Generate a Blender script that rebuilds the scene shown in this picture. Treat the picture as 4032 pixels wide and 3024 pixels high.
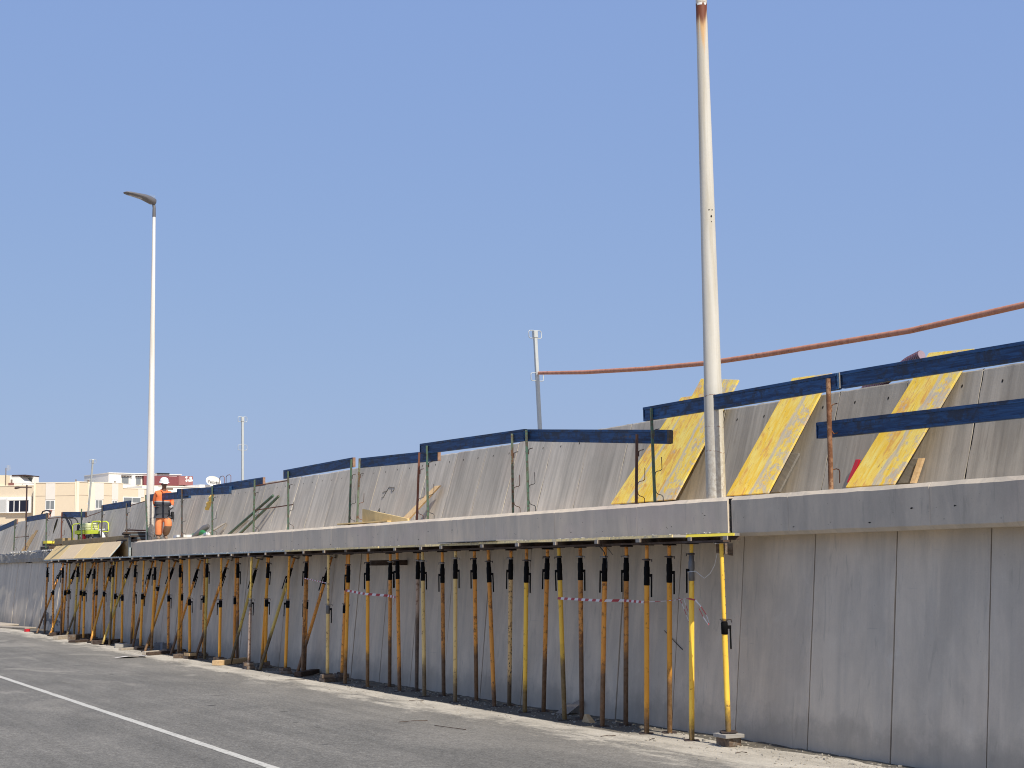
import bpy, math, random
from mathutils import Vector, Matrix
random.seed(11)
S = bpy.context.scene
for o in list(bpy.data.objects): bpy.data.objects.remove(o)
rad = math.radians

# ---------------------------------------------------------------- camera
PITCH, YAW, ROLL, FPX, EYE = 6.717231, 28.401380, 0.0146, 5950.0, 2.3
cp, sp, cy_, sy_ = math.cos(rad(PITCH)), math.sin(rad(PITCH)), math.cos(rad(YAW)), math.sin(rad(YAW))
lvl_r = Vector((cy_, -sy_, 0)); fwd_l = Vector((sy_, cy_, 0)); Z = Vector((0, 0, 1))
fwd = fwd_l * cp + Z * sp; upv = -fwd_l * sp + Z * cp
c_, s_ = math.cos(ROLL), math.sin(ROLL)
cr = lvl_r * c_ - upv * s_; cu = lvl_r * s_ + upv * c_
cam = bpy.data.cameras.new('camera'); co = bpy.data.objects.new('camera', cam)
S.collection.objects.link(co)
M3 = Matrix((cr, cu, -fwd)).transposed()
co.matrix_world = Matrix.Translation((0, 0, EYE)) @ M3.to_4x4()
cam.sensor_width = 36; cam.lens = FPX / 4032 * 36; cam.clip_start = .1; cam.clip_end = 3000
S.camera = co

# ---------------------------------------------------------------- sky and sun
SUN = Vector((0.0, -0.668, 0.743)).normalized()
ELEV = math.asin(SUN.z)
w = bpy.data.worlds.new('World'); S.world = w; w.use_nodes = True
nt = w.node_tree; nt.nodes.clear()
sky = nt.nodes.new('ShaderNodeTexSky'); sky.sky_type = 'NISHITA'; sky.sun_disc = False
sky.sun_elevation = ELEV; sky.sun_rotation = math.atan2(SUN.x, SUN.y)
sky.altitude = 0; sky.air_density = 1.0; sky.dust_density = 1.5; sky.ozone_density = 1.6
bg = nt.nodes.new('ShaderNodeBackground'); bg.inputs[1].default_value = 0.115
wo = nt.nodes.new('ShaderNodeOutputWorld')
mul = nt.nodes.new('ShaderNodeMix'); mul.data_type = 'RGBA'; mul.blend_type = 'MULTIPLY'
mul.inputs[0].default_value = 1; mul.inputs[7].default_value = (.34, .28, .08, 1)
add = nt.nodes.new('ShaderNodeMix'); add.data_type = 'RGBA'; add.blend_type = 'ADD'; add.inputs[0].default_value = 1
add.inputs[7].default_value = (1.62, 2.57, 5.60, 1)     # even marine haze that flattens the clear sky
nt.links.new(sky.outputs[0], mul.inputs[6]); nt.links.new(mul.outputs[2], add.inputs[6]); nt.links.new(add.outputs[2], bg.inputs[0]); nt.links.new(bg.outputs[0], wo.inputs[0])
sl = bpy.data.lights.new('sun', 'SUN'); sl.energy = 5.0; sl.angle = rad(.53); sl.color = (1, .93, .82)
so = bpy.data.objects.new('sun', sl); S.collection.objects.link(so)
so.rotation_euler = SUN.to_track_quat('Z', 'Y').to_euler(); so.location = (0, -20, 30)
S.view_settings.view_transform = 'Standard'; S.view_settings.look = 'None'
S.view_settings.exposure = 0.0; S.view_settings.gamma = 1; S.view_settings.use_curve_mapping = False
S.render.engine = 'CYCLES'; S.cycles.filter_width = 1.05
S.cycles.max_bounces = 6; S.cycles.diffuse_bounces = 4; S.cycles.sample_clamp_indirect = 8

# ---------------------------------------------------------------- helpers
class MB:
    def __init__(s): s.v = []; s.f = []; s.m = []; s.sm = []
    def add(s, vs, fs, mi=0, smooth=False):
        b = len(s.v); s.v += [Vector(v) for v in vs]
        for f in fs: s.f.append([b + i for i in f]); s.m.append(mi); s.sm.append(smooth)
        return s
    def box(s, c, d, R=None, mi=0):
        x, y, z = d[0] / 2, d[1] / 2, d[2] / 2
        vs = [Vector((a * x, b * y, e * z)) for e in (-1, 1) for a, b in ((-1, -1), (1, -1), (1, 1), (-1, 1))]
        if R is not None: vs = [R @ v for v in vs]
        c = Vector(c)
        return s.add([v + c for v in vs], [(3, 2, 1, 0), (4, 5, 6, 7), (0, 1, 5, 4), (1, 2, 6, 5), (2, 3, 7, 6), (3, 0, 4, 7)], mi)
    def bb(s, x0, x1, y0, y1, z0, z1, mi=0):
        return s.box(((x0 + x1) / 2, (y0 + y1) / 2, (z0 + z1) / 2), (abs(x1 - x0), abs(y1 - y0), abs(z1 - z0)), None, mi)
    def hexa(s, p, mi=0):     # p[0..3] bottom ring, p[4..7] top ring
        return s.add(p, [(3, 2, 1, 0), (4, 5, 6, 7), (0, 1, 5, 4), (1, 2, 6, 5), (2, 3, 7, 6), (3, 0, 4, 7)], mi)
    def tube(s, p0, p1, r0, r1=None, n=12, mi=0, caps=True):
        return s.path([p0, p1], [r0, r0 if r1 is None else r1], n, mi, caps)
    def path(s, pts, r, n=8, mi=0, caps=True):
        pts = [Vector(p) for p in pts]
        if not isinstance(r, (list, tuple)): r = [r] * len(pts)
        vs = []; prev = None
        for i, p in enumerate(pts):
            if i == 0: t = pts[1] - p
            elif i == len(pts) - 1: t = p - pts[i - 1]
            else: t = (pts[i + 1] - p).normalized() + (p - pts[i - 1]).normalized()
            t.normalize()
            if prev is None:
                a = Vector((0, 0, 1)) if abs(t.z) < .9 else Vector((1, 0, 0))
                u = t.cross(a).normalized()
            else:
                u = (prev - t * prev.dot(t)).normalized()
            prev = u; q = t.cross(u)
            for k in range(n):
                an = 2 * math.pi * k / n
                vs.append(p + (u * math.cos(an) + q * math.sin(an)) * r[i])
        fs = []
        for i in range(len(pts) - 1):
            for k in range(n):
                fs.append((i * n + k, i * n + (k + 1) % n, (i + 1) * n + (k + 1) % n, (i + 1) * n + k))
        s.add(vs, fs, mi, True)
        if caps:
            s.add(vs[:n], [tuple(reversed(range(n)))], mi); s.add(vs[-n:], [tuple(range(n))], mi)
        return s
    def lathe(s, prof, n=16, c=(0, 0, 0), mi=0, sx=1, sy=1):
        c = Vector(c); vs = []
        for r, z in prof:
            for k in range(n):
                an = 2 * math.pi * k / n
                vs.append(c + Vector((r * math.cos(an) * sx, r * math.sin(an) * sy, z)))
        fs = [(i * n + k, i * n + (k + 1) % n, (i + 1) * n + (k + 1) % n, (i + 1) * n + k) for i in range(len(prof) - 1) for k in range(n)]
        return s.add(vs, fs, mi, True)
    def prism(s, poly, ax, a, b, mi=0):   # poly in the two other axes, extruded along ax from a to b
        def P(q, t):
            l = list(q); l.insert('xyz'.index(ax), t); return Vector(l)
        n = len(poly)
        return s.add([P(q, a) for q in poly] + [P(q, b) for q in poly],
                     [tuple(reversed(range(n))), tuple(range(n, 2 * n))] + [(i, (i + 1) % n, n + (i + 1) % n, n + i) for i in range(n)], mi)
    def mesh(s, name, mats, org=None):
        me = bpy.data.meshes.new(name)
        o = Vector(org) if org is not None else Vector((0, 0, 0))
        me.from_pydata([tuple(v - o) for v in s.v], [], s.f)
        for m in (mats if isinstance(mats, (list, tuple)) else [mats]): me.materials.append(m)
        me.polygons.foreach_set('material_index', s.m)
        me.polygons.foreach_set('use_smooth', s.sm)
        me.update()
        return me
    def build(s, name, mats, parent=None, local=False, bev=0):
        org = None
        if parent is not None and not local: org = parent.location
        ob = bpy.data.objects.new(name, s.mesh(name, mats, org)); S.collection.objects.link(ob)
        if parent is not None: ob.parent = parent
        if bev:
            b = ob.modifiers.new('b', 'BEVEL'); b.width = bev; b.segments = 1; b.limit_method = 'ANGLE'
        return ob

def tag(o, label=None, cat=None, group=None, kind=None):
    if label: o['label'] = label
    if cat: o['category'] = cat
    if group: o['group'] = group
    if kind: o['kind'] = kind
    return o
def thing(name, loc, label, cat, group=None, mat=None, kind=None):
    o = bpy.data.objects.new(name, None); S.collection.objects.link(o)
    if mat is not None: o.matrix_world = mat
    else: o.location = loc
    o.empty_display_size = .1
    return tag(o, label, cat, group, kind)
def inst(name, me, parent, loc=(0, 0, 0), rot=None):
    o = bpy.data.objects.new(name, me); S.collection.objects.link(o); o.parent = parent; o.location = loc
    if rot: o.rotation_euler = rot
    return o
def frame(p0, p1, hint=Vector((1, 0, 0)), along='z'):
    p0 = Vector(p0); p1 = Vector(p1); z = (p1 - p0).normalized()
    y = z.cross(hint).normalized(); x = y.cross(z)
    if along == 'z': m = Matrix((x, y, z)).transposed()
    else: m = Matrix((z, -y if False else y, z.cross(y))).transposed()
    return Matrix.Translation(p0) @ m.to_4x4()

# ---------------------------------------------------------------- materials
def srgb(r, g, b):
    f = lambda c: (c / 255 / 12.92) if c / 255 <= .04045 else ((c / 255 + .055) / 1.055) ** 2.4
    return (f(r), f(g), f(b), 1)
class NB:
    def __init__(s, name):
        s.mat = bpy.data.materials.new(name); s.mat.use_nodes = True
        s.t = s.mat.node_tree; s.b = s.t.nodes['Principled BSDF']
    def n(s, ty, **k):
        x = s.t.nodes.new(ty)
        for a, b in k.items(): setattr(x, a, b)
        return x
    def l(s, a, b): s.t.links.new(a, b)
    def coord(s, kind='Object', scale=(1, 1, 1), rnd=False, rot=(0, 0, 0)):
        if kind == 'World': o = s.n('ShaderNodeNewGeometry').outputs['Position']
        else: o = s.n('ShaderNodeTexCoord').outputs[kind]
        m = s.n('ShaderNodeMapping'); m.inputs['Scale'].default_value = scale; m.inputs['Rotation'].default_value = rot
        s.l(o, m.inputs[0])
        if rnd:
            oi = s.n('ShaderNodeObjectInfo'); mm = s.n('ShaderNodeMath', operation='MULTIPLY'); mm.inputs[1].default_value = 57.3
            s.l(oi.outputs['Random'], mm.inputs[0]); s.l(mm.outputs[0], m.inputs['Location'])
        return m.outputs[0]
    def noise(s, co, scale, detail=4, rough=.55, dist=0):
        x = s.n('ShaderNodeTexNoise'); x.inputs['Scale'].default_value = scale; x.inputs['Detail'].default_value = detail
        x.inputs['Roughness'].default_value = rough; x.inputs['Distortion'].default_value = dist
        s.l(co, x.inputs['Vector']); return x.outputs['Fac']
    def vor(s, co, scale, feat='F1'):
        x = s.n('ShaderNodeTexVoronoi'); x.feature = feat; x.inputs['Scale'].default_value = scale; s.l(co, x.inputs['Vector']); return x.outputs['Distance']
    def ramp(s, f, lo, hi, inv=False):
        x = s.n('ShaderNodeMapRange'); x.interpolation_type = 'SMOOTHSTEP'
        x.inputs[1].default_value = lo; x.inputs[2].default_value = hi
        x.inputs[3].default_value = 1 if inv else 0; x.inputs[4].default_value = 0 if inv else 1
        s.l(f, x.inputs[0]); return x.outputs[0]
    def mix(s, f, a, b, mode='MIX'):
        x = s.n('ShaderNodeMix', data_type='RGBA', blend_type=mode)
        for i, q in ((0, f), (6, a), (7, b)):
            if hasattr(q, 'links'): s.l(q, x.inputs[i])
            elif i == 0: x.inputs[0].default_value = q
            else: x.inputs[i].default_value = q if len(q) == 4 else (*q, 1)
        return x.outputs[2]
    def math(s, op, a, b=0):
        x = s.n('ShaderNodeMath', operation=op)
        for i, q in enumerate((a, b)):
            if hasattr(q, 'links'): s.l(q, x.inputs[i])
            else: x.inputs[i].default_value = q
        return x.outputs[0]
    def val(s, col, amt, f):   # brighten/darken by factor noise f in 0..1 centred
        g = s.math('MULTIPLY_ADD', f, amt); s.t.nodes[-1].inputs[2].default_value = 1 - amt / 2
        hsv = s.n('ShaderNodeHueSaturation'); s.l(g, hsv.inputs['Value'])
        if hasattr(col, 'links'): s.l(col, hsv.inputs['Color'])
        else: hsv.inputs['Color'].default_value = col
        return hsv.outputs[0]
    def rnd(s): return s.n('ShaderNodeObjectInfo').outputs['Random']
    def sep(s, co):
        x = s.n('ShaderNodeSeparateXYZ'); s.l(co, x.inputs[0]); return x.outputs
    def done(s, col, rough=.8, bump=None, bs=.3, bd=.01, metal=0, spec=None):
        if hasattr(col, 'links'): s.l(col, s.b.inputs['Base Color'])
        else: s.b.inputs['Base Color'].default_value = col
        if hasattr(rough, 'links'): s.l(rough, s.b.inputs['Roughness'])
        else: s.b.inputs['Roughness'].default_value = rough
        s.b.inputs['Metallic'].default_value = metal
        if spec is not None: s.b.inputs['Specular IOR Level'].default_value = spec
        if bump is not None:
            b = s.n('ShaderNodeBump'); b.inputs['Strength'].default_value = bs; b.inputs['Distance'].default_value = bd
            s.l(bump, b.inputs['Height']); s.l(b.outputs[0], s.b.inputs['Normal'])
        return s.mat

def G(v, w=0): return (v * (1.07 + w), v * 1.0, v * (.87 - w), 1)
def concrete(name, base, warm, streak=1.0, streak_amt=.35, batter=0, brown=.25, panel=.1, bumps=.35, pits=True, foot=False):
    m = NB(name)
    w_ = m.coord('World', (1, 1, 1))
    st = m.coord('World', (.3, 7.5 * streak, .28)); st2 = m.coord('World', (.5, 26 * streak, .5)); mid = m.coord('World', (.6, 2.2, .55))
    a = m.noise(st, 1, 5, .6, .4); b = m.noise(st2, 1, 4, .6, .3); c = m.noise(mid, 1, 5, .6, .6); f = m.noise(w_, 60, 3, .6); big = m.noise(w_, .9, 3, .5)
    col = m.mix(m.ramp(c, .38, .66), G(base * .90, warm * .75), G(base * 1.08, warm))
    col = m.mix(m.math('MULTIPLY', m.ramp(big, .5, .72), brown), col, (base * 1.12, base * .93, base * .74, 1))
    col = m.val(col, streak_amt, a)
    col = m.val(col, streak_amt * .8, b)
    col = m.mix(m.math('MULTIPLY', m.ramp(a, .58, .72), m.ramp(b, .52, .62)), col, G(base * .72, .02)) if streak_amt > .3 else col
    col = m.val(col, .16, f)
    cl = m.noise(m.coord('World', (1, 1.1, .9)), 2.6, 6, .7, .3); cl2 = m.noise(m.coord('World', (1, 5, .9)), 1.7, 5, .65, .9)
    col = m.val(col, .30, cl)
    col = m.mix(m.math('MULTIPLY', m.ramp(cl2, .57, .70), .38), col, (base * .66, base * .60, base * .49, 1))
    col = m.mix(m.math('MULTIPLY', m.ramp(cl, .60, .75), .30), col, (base * 1.28, base * 1.2, base * 1.03, 1))
    if pits:
        v = m.vor(w_, 16); n2 = m.noise(w_, 5, 2)
        pit = m.math('MULTIPLY', m.ramp(v, .035, .09, True), m.ramp(n2, .55, .62))
        col = m.mix(m.math('MULTIPLY', pit, .7), col, G(base * .3))
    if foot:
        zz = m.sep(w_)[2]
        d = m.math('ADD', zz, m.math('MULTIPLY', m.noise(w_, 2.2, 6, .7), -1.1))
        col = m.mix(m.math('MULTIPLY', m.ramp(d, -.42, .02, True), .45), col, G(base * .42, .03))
        # scribed horizontal scratches and lift lines
        hs = m.noise(m.coord('World', (.5, 1.1, 26)), 1, 3, .6, .2); g2 = m.noise(m.coord('World', (.5, 1.0, .8)), 1, 2, .5)
        col = m.mix(m.math('MULTIPLY', m.math('MULTIPLY', m.ramp(hs, .66, .70), m.ramp(g2, .5, .6)), .35), col, G(base * .6))
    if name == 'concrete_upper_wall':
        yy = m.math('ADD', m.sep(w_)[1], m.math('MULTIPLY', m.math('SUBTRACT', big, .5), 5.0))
        col = m.mix(m.math('MULTIPLY', m.ramp(yy, 17.0, 22.5, True), .62), col, m.mix(1.0, col, (.56, .55, .53, 1), 'MULTIPLY'))  # near stretch darkened: shade around the leaning boards put into the colour
    if panel:
        col = m.val(col, panel, m.rnd())
    h = m.math('ADD', m.math('MULTIPLY', f, .5), b)
    return m.done(col, .92, h, bumps, .006, spec=.25)

M = {}
M['lower'] = concrete('concrete_lower_wall', .52, .085, .5, .22, brown=.15, panel=.08, foot=True)
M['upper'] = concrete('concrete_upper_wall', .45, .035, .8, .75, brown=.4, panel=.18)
M['slab'] = concrete('concrete_slab', .45, .095, .35, .20, brown=.8, panel=.06, bumps=.15)
M['slabl'] = concrete('concrete_slab_left', .55, .125, .35, .24, brown=.9, panel=.06, bumps=.15)
M['core'] = concrete('concrete_rough', .30, .02, .5, .4, panel=0, bumps=1.0)
M['joint'] = NB('joint_dark').done(G(.022), .95)

def asphalt():
    m = NB('asphalt'); w_ = m.coord('World'); X = m.sep(w_)
    fine = m.noise(w_, 130, 3, .7); g1 = m.noise(w_, 34, 3, .75); g2 = m.noise(m.coord('World', (1, .6, 1)), 13, 4, .75); grit = m.vor(w_, 60)
    n1 = m.noise(m.coord('World', (1, .45, 1)), .8, 6, .62, .5); n2 = m.noise(m.coord('World', (1, .25, 1)), 2.6, 6, .65, .4)
    tr = m.noise(m.coord('World', (5, .06, 1)), 1, 4, .55)
    col = m.mix(m.ramp(n1, .3, .7), G(.142, -.02), G(.190, -.01))
    col = m.val(col, .5, tr); col = m.val(col, .8, fine); col = m.val(col, 2.6, g1); col = m.val(col, 1.5, g2)
    col = m.mix(m.math('MULTIPLY', m.ramp(grit, .10, .26, True), .4), col, G(.36, .0))
    lt = m.math('MULTIPLY', m.ramp(m.noise(m.coord('World', (1, .7, 1)), 5, 6, .8), .52, .66), m.ramp(n1, .42, .62))
    col = m.mix(m.math('MULTIPLY', lt, .38), col, G(.32, .0))
    # concrete dust gathered along the foot of the wall
    e = m.math('ADD', X[0], m.math('MULTIPLY', m.math('SUBTRACT', n2, .5), 1.9))
    e = m.math('ADD', e, m.math('MULTIPLY', m.math('SUBTRACT', n1, .5), 1.3))
    dust = m.mix(m.ramp(n2, .35, .65), (.44, .40, .33, 1), (.58, .53, .44, 1)); dust = m.val(dust, .7, m.noise(w_, 26, 4, .75)); dust = m.val(dust, .4, g2)
    du2 = m.ramp(m.math('ADD', m.ramp(e, 9.75, 10.95), m.math('MULTIPLY', m.math('SUBTRACT', m.noise(w_, 11, 6, .8), .5), 1.5)), .15, .95)
    thin = m.math('MULTIPLY', m.ramp(e, 8.0, 10.2), .22)
    col = m.mix(thin, col, (.34, .31, .26, 1))
    col = m.mix(m.math('MULTIPLY', du2, .9), col, dust)
    # dark band: shade under the formwork ledge painted into the road colour
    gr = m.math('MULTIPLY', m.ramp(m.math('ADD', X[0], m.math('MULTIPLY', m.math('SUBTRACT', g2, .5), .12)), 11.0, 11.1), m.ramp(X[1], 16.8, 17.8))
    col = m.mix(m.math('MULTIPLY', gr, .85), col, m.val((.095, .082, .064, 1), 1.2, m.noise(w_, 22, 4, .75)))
    pz = m.math('MULTIPLY', m.ramp(m.noise(m.coord('World', (1.0, .55, 1)), .55, 6, .65, .8), .52, .64), m.ramp(X[1], 20, 34))
    col = m.mix(m.math('MULTIPLY', pz, .55), col, (.34, .315, .27, 1))
    return m.done(col, .93, m.math('ADD', fine, m.math('ADD', g1, m.math('MULTIPLY', grit, .6))), .8, .010, spec=.2)
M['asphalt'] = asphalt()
def ground():
    m = NB('dry_ground'); w_ = m.coord('World'); n = m.noise(w_, .4, 6, .6)
    return m.done(m.val(m.mix(m.ramp(n, .3, .7), (.48, .40, .30, 1), (.56, .48, .37, 1)), .3, m.noise(w_, 9, 4)), .95, n, .4, .05)
M['ground'] = ground()
def line():
    m = NB('road_paint'); w_ = m.coord('World')
    wear = m.math('MULTIPLY', m.ramp(m.noise(w_, 18, 6, .8), .50, .62), .75)
    w2 = m.math('MULTIPLY', m.ramp(m.noise(m.coord('World', (12, .7, 1)), 1, 4, .6), .56, .7), .4)
    col = m.mix(wear, (.52, .50, .44, 1), G(.2)); col = m.mix(w2, col, G(.2))
    return m.done(col, .8, m.noise(w_, 120, 2), .3, .004)
M['line'] = line()
def dustm():
    m = NB('wall_foot_dirt_shade'); w_ = m.coord('World')
    col = m.mix(m.ramp(m.noise(w_, 6, 6, .7), .35, .65), (.07, .060, .046, 1), (.17, .15, .115, 1))  # dirt colours lowered to take in the shade at the wall foot
    return m.done(m.val(col, .5, m.noise(w_, 50, 3)), .95, m.noise(w_, 30, 5, .8), .8, .02)
M['dirt'] = dustm()

def paint(name, c1, c2, rust=.35, rustc=(.14, .055, .022, 1), spots=0, rough=.55):
    m = NB(name); co = m.coord('Object', (1, 1, 1), rnd=True); raw = m.coord('Object')
    st = m.coord('Object', (6, 6, .9), rnd=True)
    n = m.noise(st, 3, 5, .6); n2 = m.noise(co, 16, 5, .7); n3 = m.noise(co, 2.2, 3)
    col = m.mix(m.ramp(n, .35, .65), c1, c2)
    col = m.val(col, .25, m.rnd())
    rr = m.math('MULTIPLY', m.ramp(m.math('ADD', n2, m.math('MULTIPLY', n3, .35)), .80 - rust * .35, .92 - rust * .3), .85)
    col = m.mix(rr, col, rustc)
    if spots:
        v = m.vor(m.coord('Object', (1, 1, .55), rnd=True), 34)
        col = m.mix(m.math('MULTIPLY', m.ramp(v, .22, .34, True), m.ramp(m.noise(co, 7, 2), .36, .48)), col, (.03, .018, .012, 1))
    at = m.n('ShaderNodeAttribute'); at.attribute_type = 'OBJECT'; at.attribute_name = 'dirt'
    z = m.sep(raw)[2]
    d = m.math('SUBTRACT', m.math('ADD', z, m.math('MULTIPLY', m.math('SUBTRACT', m.noise(co, 5, 5, .7), .5), .5)), at.outputs['Fac'])
    dm = m.ramp(d, -.12, .22, True)
    dc = m.mix(m.ramp(n2, .4, .6), (.040, .030, .024, 1), (.12, .085, .06, 1))
    col = m.mix(m.math('MULTIPLY', dm, .88), col, dc)
    return m.done(col, rough, n2, .25, .002, spec=.4)
M['p_o'] = paint('prop_paint_orange', (.96, .46, .055, 1), (.88, .38, .045, 1), 0.12)
M['p_r'] = paint('prop_paint_rust_orange', (.90, .39, .065, 1), (.74, .30, .055, 1), 0.3)
M['p_y'] = paint('prop_paint_yellow', (1.0, .64, .08, 1), (.95, .54, .06, 1), 0.12)
M['p_k'] = paint('prop_paint_khaki', (.72, .52, .12, 1), (.60, .40, .09, 1), 0.2)
M['p_p'] = paint('prop_paint_pale', (.86, .62, .24, 1), (.78, .54, .20, 1), 0.15)
M['p_b'] = paint('prop_paint_brown', (.76, .34, .08, 1), (.52, .23, .06, 1), 0.4)
M['p_g'] = paint('prop_paint_faded', (.52, .38, .28, 1), (.42, .30, .22, 1), 0.3)
M['p_s'] = paint('prop_paint_spotted', (.80, .54, .24, 1), (.70, .46, .20, 1), 0.25, spots=1)
M['rust'] = paint('rusty_steel', (.26, .095, .04, 1), (.16, .06, .03, 1), .5, rough=.8)
M['tuberust'] = paint('flaking_rusty_tube', (.42, .25, .14, 1), (.27, .12, .06, 1), .6, rough=.8)
M['railred'] = paint('red_primer_pipe', (.50, .235, .145, 1), (.42, .18, .11, 1), .15, rustc=(.2, .08, .05, 1), rough=.7)
M['postg'] = paint('green_post_paint', (.060, .125, .085, 1), (.10, .15, .09, 1), .45, rustc=(.09, .06, .04, 1), rough=.5)
M['postd'] = paint('dark_post_steel', (.055, .065, .062, 1), (.085, .08, .07, 1), .4, rough=.6)
M['postl'] = paint('pale_green_post', (.20, .23, .15, 1), (.09, .13, .09, 1), .5, rough=.6)
M['postb'] = paint('brown_post_steel', (.06, .035, .03, 1), (.10, .055, .04, 1), .4, rough=.7)
M['postr'] = paint('red_oxide_post', (.20, .075, .045, 1), (.15, .06, .04, 1), .3, rough=.7)
def plain(name, col, rough=.6, var=.25, scale=12, metal=0, bump=.1, spec=None, coord='Object'):
    m = NB(name); co = m.coord(coord, rnd=(coord == 'Object')); n = m.noise(co, scale, 4, .6)
    return m.done(m.val(col if len(col) == 4 else (*col, 1), var, n), rough, n, bump, .003, metal, spec)
M['sleeve'] = plain('black_collar', (.0035, .0035, .004), .8, .5, 20, spec=.15)
M['greycollar'] = plain('grey_galvanised_collar', (.16, .155, .15), .5, .7, 18, metal=.3)
M['nut'] = plain('worn_steel_nut', (.30, .28, .26), .45, .6, 18, metal=.6)
M['nutdark'] = plain('dark_steel_nut', (.06, .045, .04), .6, .6, 18)
M['galv'] = plain('galvanised_steel', (.50, .52, .50), .5, .22, 14, metal=.25)
M['plate'] = plain('dark_base_plate', (.05, .035, .03), .75, .6, 14)
M['hole'] = NB('hole_dark').done(G(.006), 1)
M['whitep'] = plain('white_plastic', (.75, .74, .70), .5, .08)
M['black'] = plain('black_rubber', (.012, .012, .013), .6, .3)
M['red'] = plain('red_plastic', (.55, .02, .03), .4, .15)
M['lime'] = plain('lime_paint', (.62, .72, .05), .45, .12)
M['tank'] = plain('pale_fuel_tank', (.80, .82, .45), .4, .06)
M['engine'] = plain('engine_metal', (.16, .15, .14), .5, .9, 25, metal=.4)
M['cloth'] = plain('white_cloth', (.75, .74, .71), .9, .12)
M['ycloth'] = plain('yellow_cloth', (.78, .55, .16), .9, .2)
M['cardb'] = plain('torn_cardboard', (.27, .225, .18), .9, .25)
M['tapered'] = NB('tape_red').done((.42, .045, .05, 1), .5)
M['tapewhite'] = NB('tape_white').done((.72, .68, .66, 1), .5)
M['lumin'] = plain('grey_luminaire', (.13, .125, .13), .45, .3, 5)
M['lumglass'] = plain('luminaire_glass', (.10, .10, .12), .25, .1)
M['bluegrey'] = plain('blue_grey_box', (.10, .12, .13), .7, .4)
M['green'] = plain('green_plastic', (.04, .22, .08), .6, .4)
M['block'] = plain('concrete_block', (.20, .205, .215), .9, .4, 30)
M['stone'] = plain('rubble', (.33, .30, .25), .95, .7, 20)
M['nearblack'] = NB('nearblack').done(G(.035), .7)

def polem(name, base, stained):
    m = NB(name); w_ = m.coord('World'); st = m.coord('World', (9, 9, .35)); n = m.noise(st, 1, 5, .6, .4); f = m.noise(w_, 22, 5, .7)
    col = m.mix(m.ramp(n, .35, .7), (*base, 1), (base[0] * .78, base[1] * .74, base[2] * .66, 1)); col = m.val(col, .12, f)
    z = m.sep(w_)[2]
    low = m.ramp(m.math('ADD', z, m.math('MULTIPLY', f, .8)), 3.4, 5.4, True)
    col = m.mix(m.math('MULTIPLY', m.math('MULTIPLY', m.ramp(f, .42, .6), low), .75), col, (.36, .31, .24, 1))
    chips = m.math('MULTIPLY', m.ramp(m.vor(m.coord('World', (1, 1, .8)), 15), .12, .17, True), m.ramp(m.noise(w_, 4, 3), .56, .64))
    col = m.mix(m.math('MULTIPLY', chips, m.ramp(z, 3.2, 4.9, True)), col, (.05, .045, .04, 1))
    if stained:
        run = m.noise(m.coord('World', (26, 26, .45)), 1, 4, .6, .2)
        t = m.math('ADD', z, m.math('MULTIPLY', run, 2.6))
        col = m.mix(m.math('MULTIPLY', m.math('MULTIPLY', m.ramp(t, 10.75, 11.3), m.ramp(z, 9.90, 9.95, True)), .75), col, (.60, .33, .10, 1))
        t2 = m.math('ADD', z, m.math('MULTIPLY', run, .5))
        col = m.mix(m.math('MULTIPLY', m.ramp(t2, 9.92, 10.08), m.ramp(m.math('ADD', z, m.math('MULTIPLY', f, .12)), 10.0, 10.04, True)), col, (.17, .05, .02, 1))
        for zz, q in ((4.49, .30), (4.06, .25), (3.72, .2)):
            wob = m.math('ADD', z, m.math('MULTIPLY', m.noise(w_, 5, 3), .12))
            d = m.math('ABSOLUTE', m.math('SUBTRACT', wob, zz + .06))
            col = m.mix(m.math('MULTIPLY', m.ramp(d, .003, .009, True), m.math('MULTIPLY', m.ramp(f, .42, .55), .75)), col, (.24, .13, .08, 1))
    return m.done(col, .55, f, .15, .002, spec=.4)
M['polew'] = polem('weathered_white_pole', (.60, .575, .51), True)
M['pole2'] = polem('white_pole', (.80, .77, .72), False)

def wood(name, c1, c2, grey=.0, scale=1, ax='x', rough=.8):
    m = NB(name); sc = {'x': (.8, 14, 14), 'y': (14, .8, 14), 'z': (14, 14, .8)}[ax]
    co = m.coord('Object', tuple(q * scale for q in sc), rnd=True); n = m.noise(co, 1.6, 5, .6, .8); f = m.noise(m.coord('Object', rnd=True), 6, 5, .7)
    col = m.mix(m.ramp(n, .32, .68), c1, c2); col = m.val(col, .25, m.rnd()); col = m.val(col, .25, f)
    if grey: col = m.mix(m.math('MULTIPLY', m.ramp(f, .5, .62), grey), col, (.28, .27, .25, 1))
    return m.done(col, rough, n, .35, .003, spec=.3)
M['beam'] = wood('blue_painted_timber', (.009, .028, .085, 1), (.016, .050, .14, 1), 0)
def beamm():
    m = NB('blue_painted_beam'); co = m.coord('Object', (.9, 10, 10), rnd=True); n = m.noise(co, 2, 6, .65, 1.0); f = m.noise(m.coord('Object', rnd=True), 3.2, 6, .75)
    col = m.mix(m.ramp(n, .34, .66), (.012, .038, .100, 1), (.028, .100, .24, 1)); col = m.val(col, .3, m.rnd())
    col = m.mix(m.math('MULTIPLY', m.ramp(f, .47, .60), .8), col, (.026, .030, .040, 1))
    s1 = m.math('MULTIPLY', m.ramp(n, .62, .72), m.ramp(f, .44, .56))
    col = m.mix(m.math('MULTIPLY', s1, .8), col, (.12, .085, .06, 1))
    return m.done(col, .55, n, .4, .003, spec=.35)
M['beam'] = beamm()
M['endgrain'] = wood('timber_end', (.36, .21, .13, 1), (.25, .14, .09, 1), .2)
M['timber'] = wood('old_timber', (.20, .14, .095, 1), (.11, .08, .06, 1), .5)
M['timberd'] = wood('dark_wet_timber', (.085, .055, .038, 1), (.05, .035, .027, 1), .1)
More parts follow.
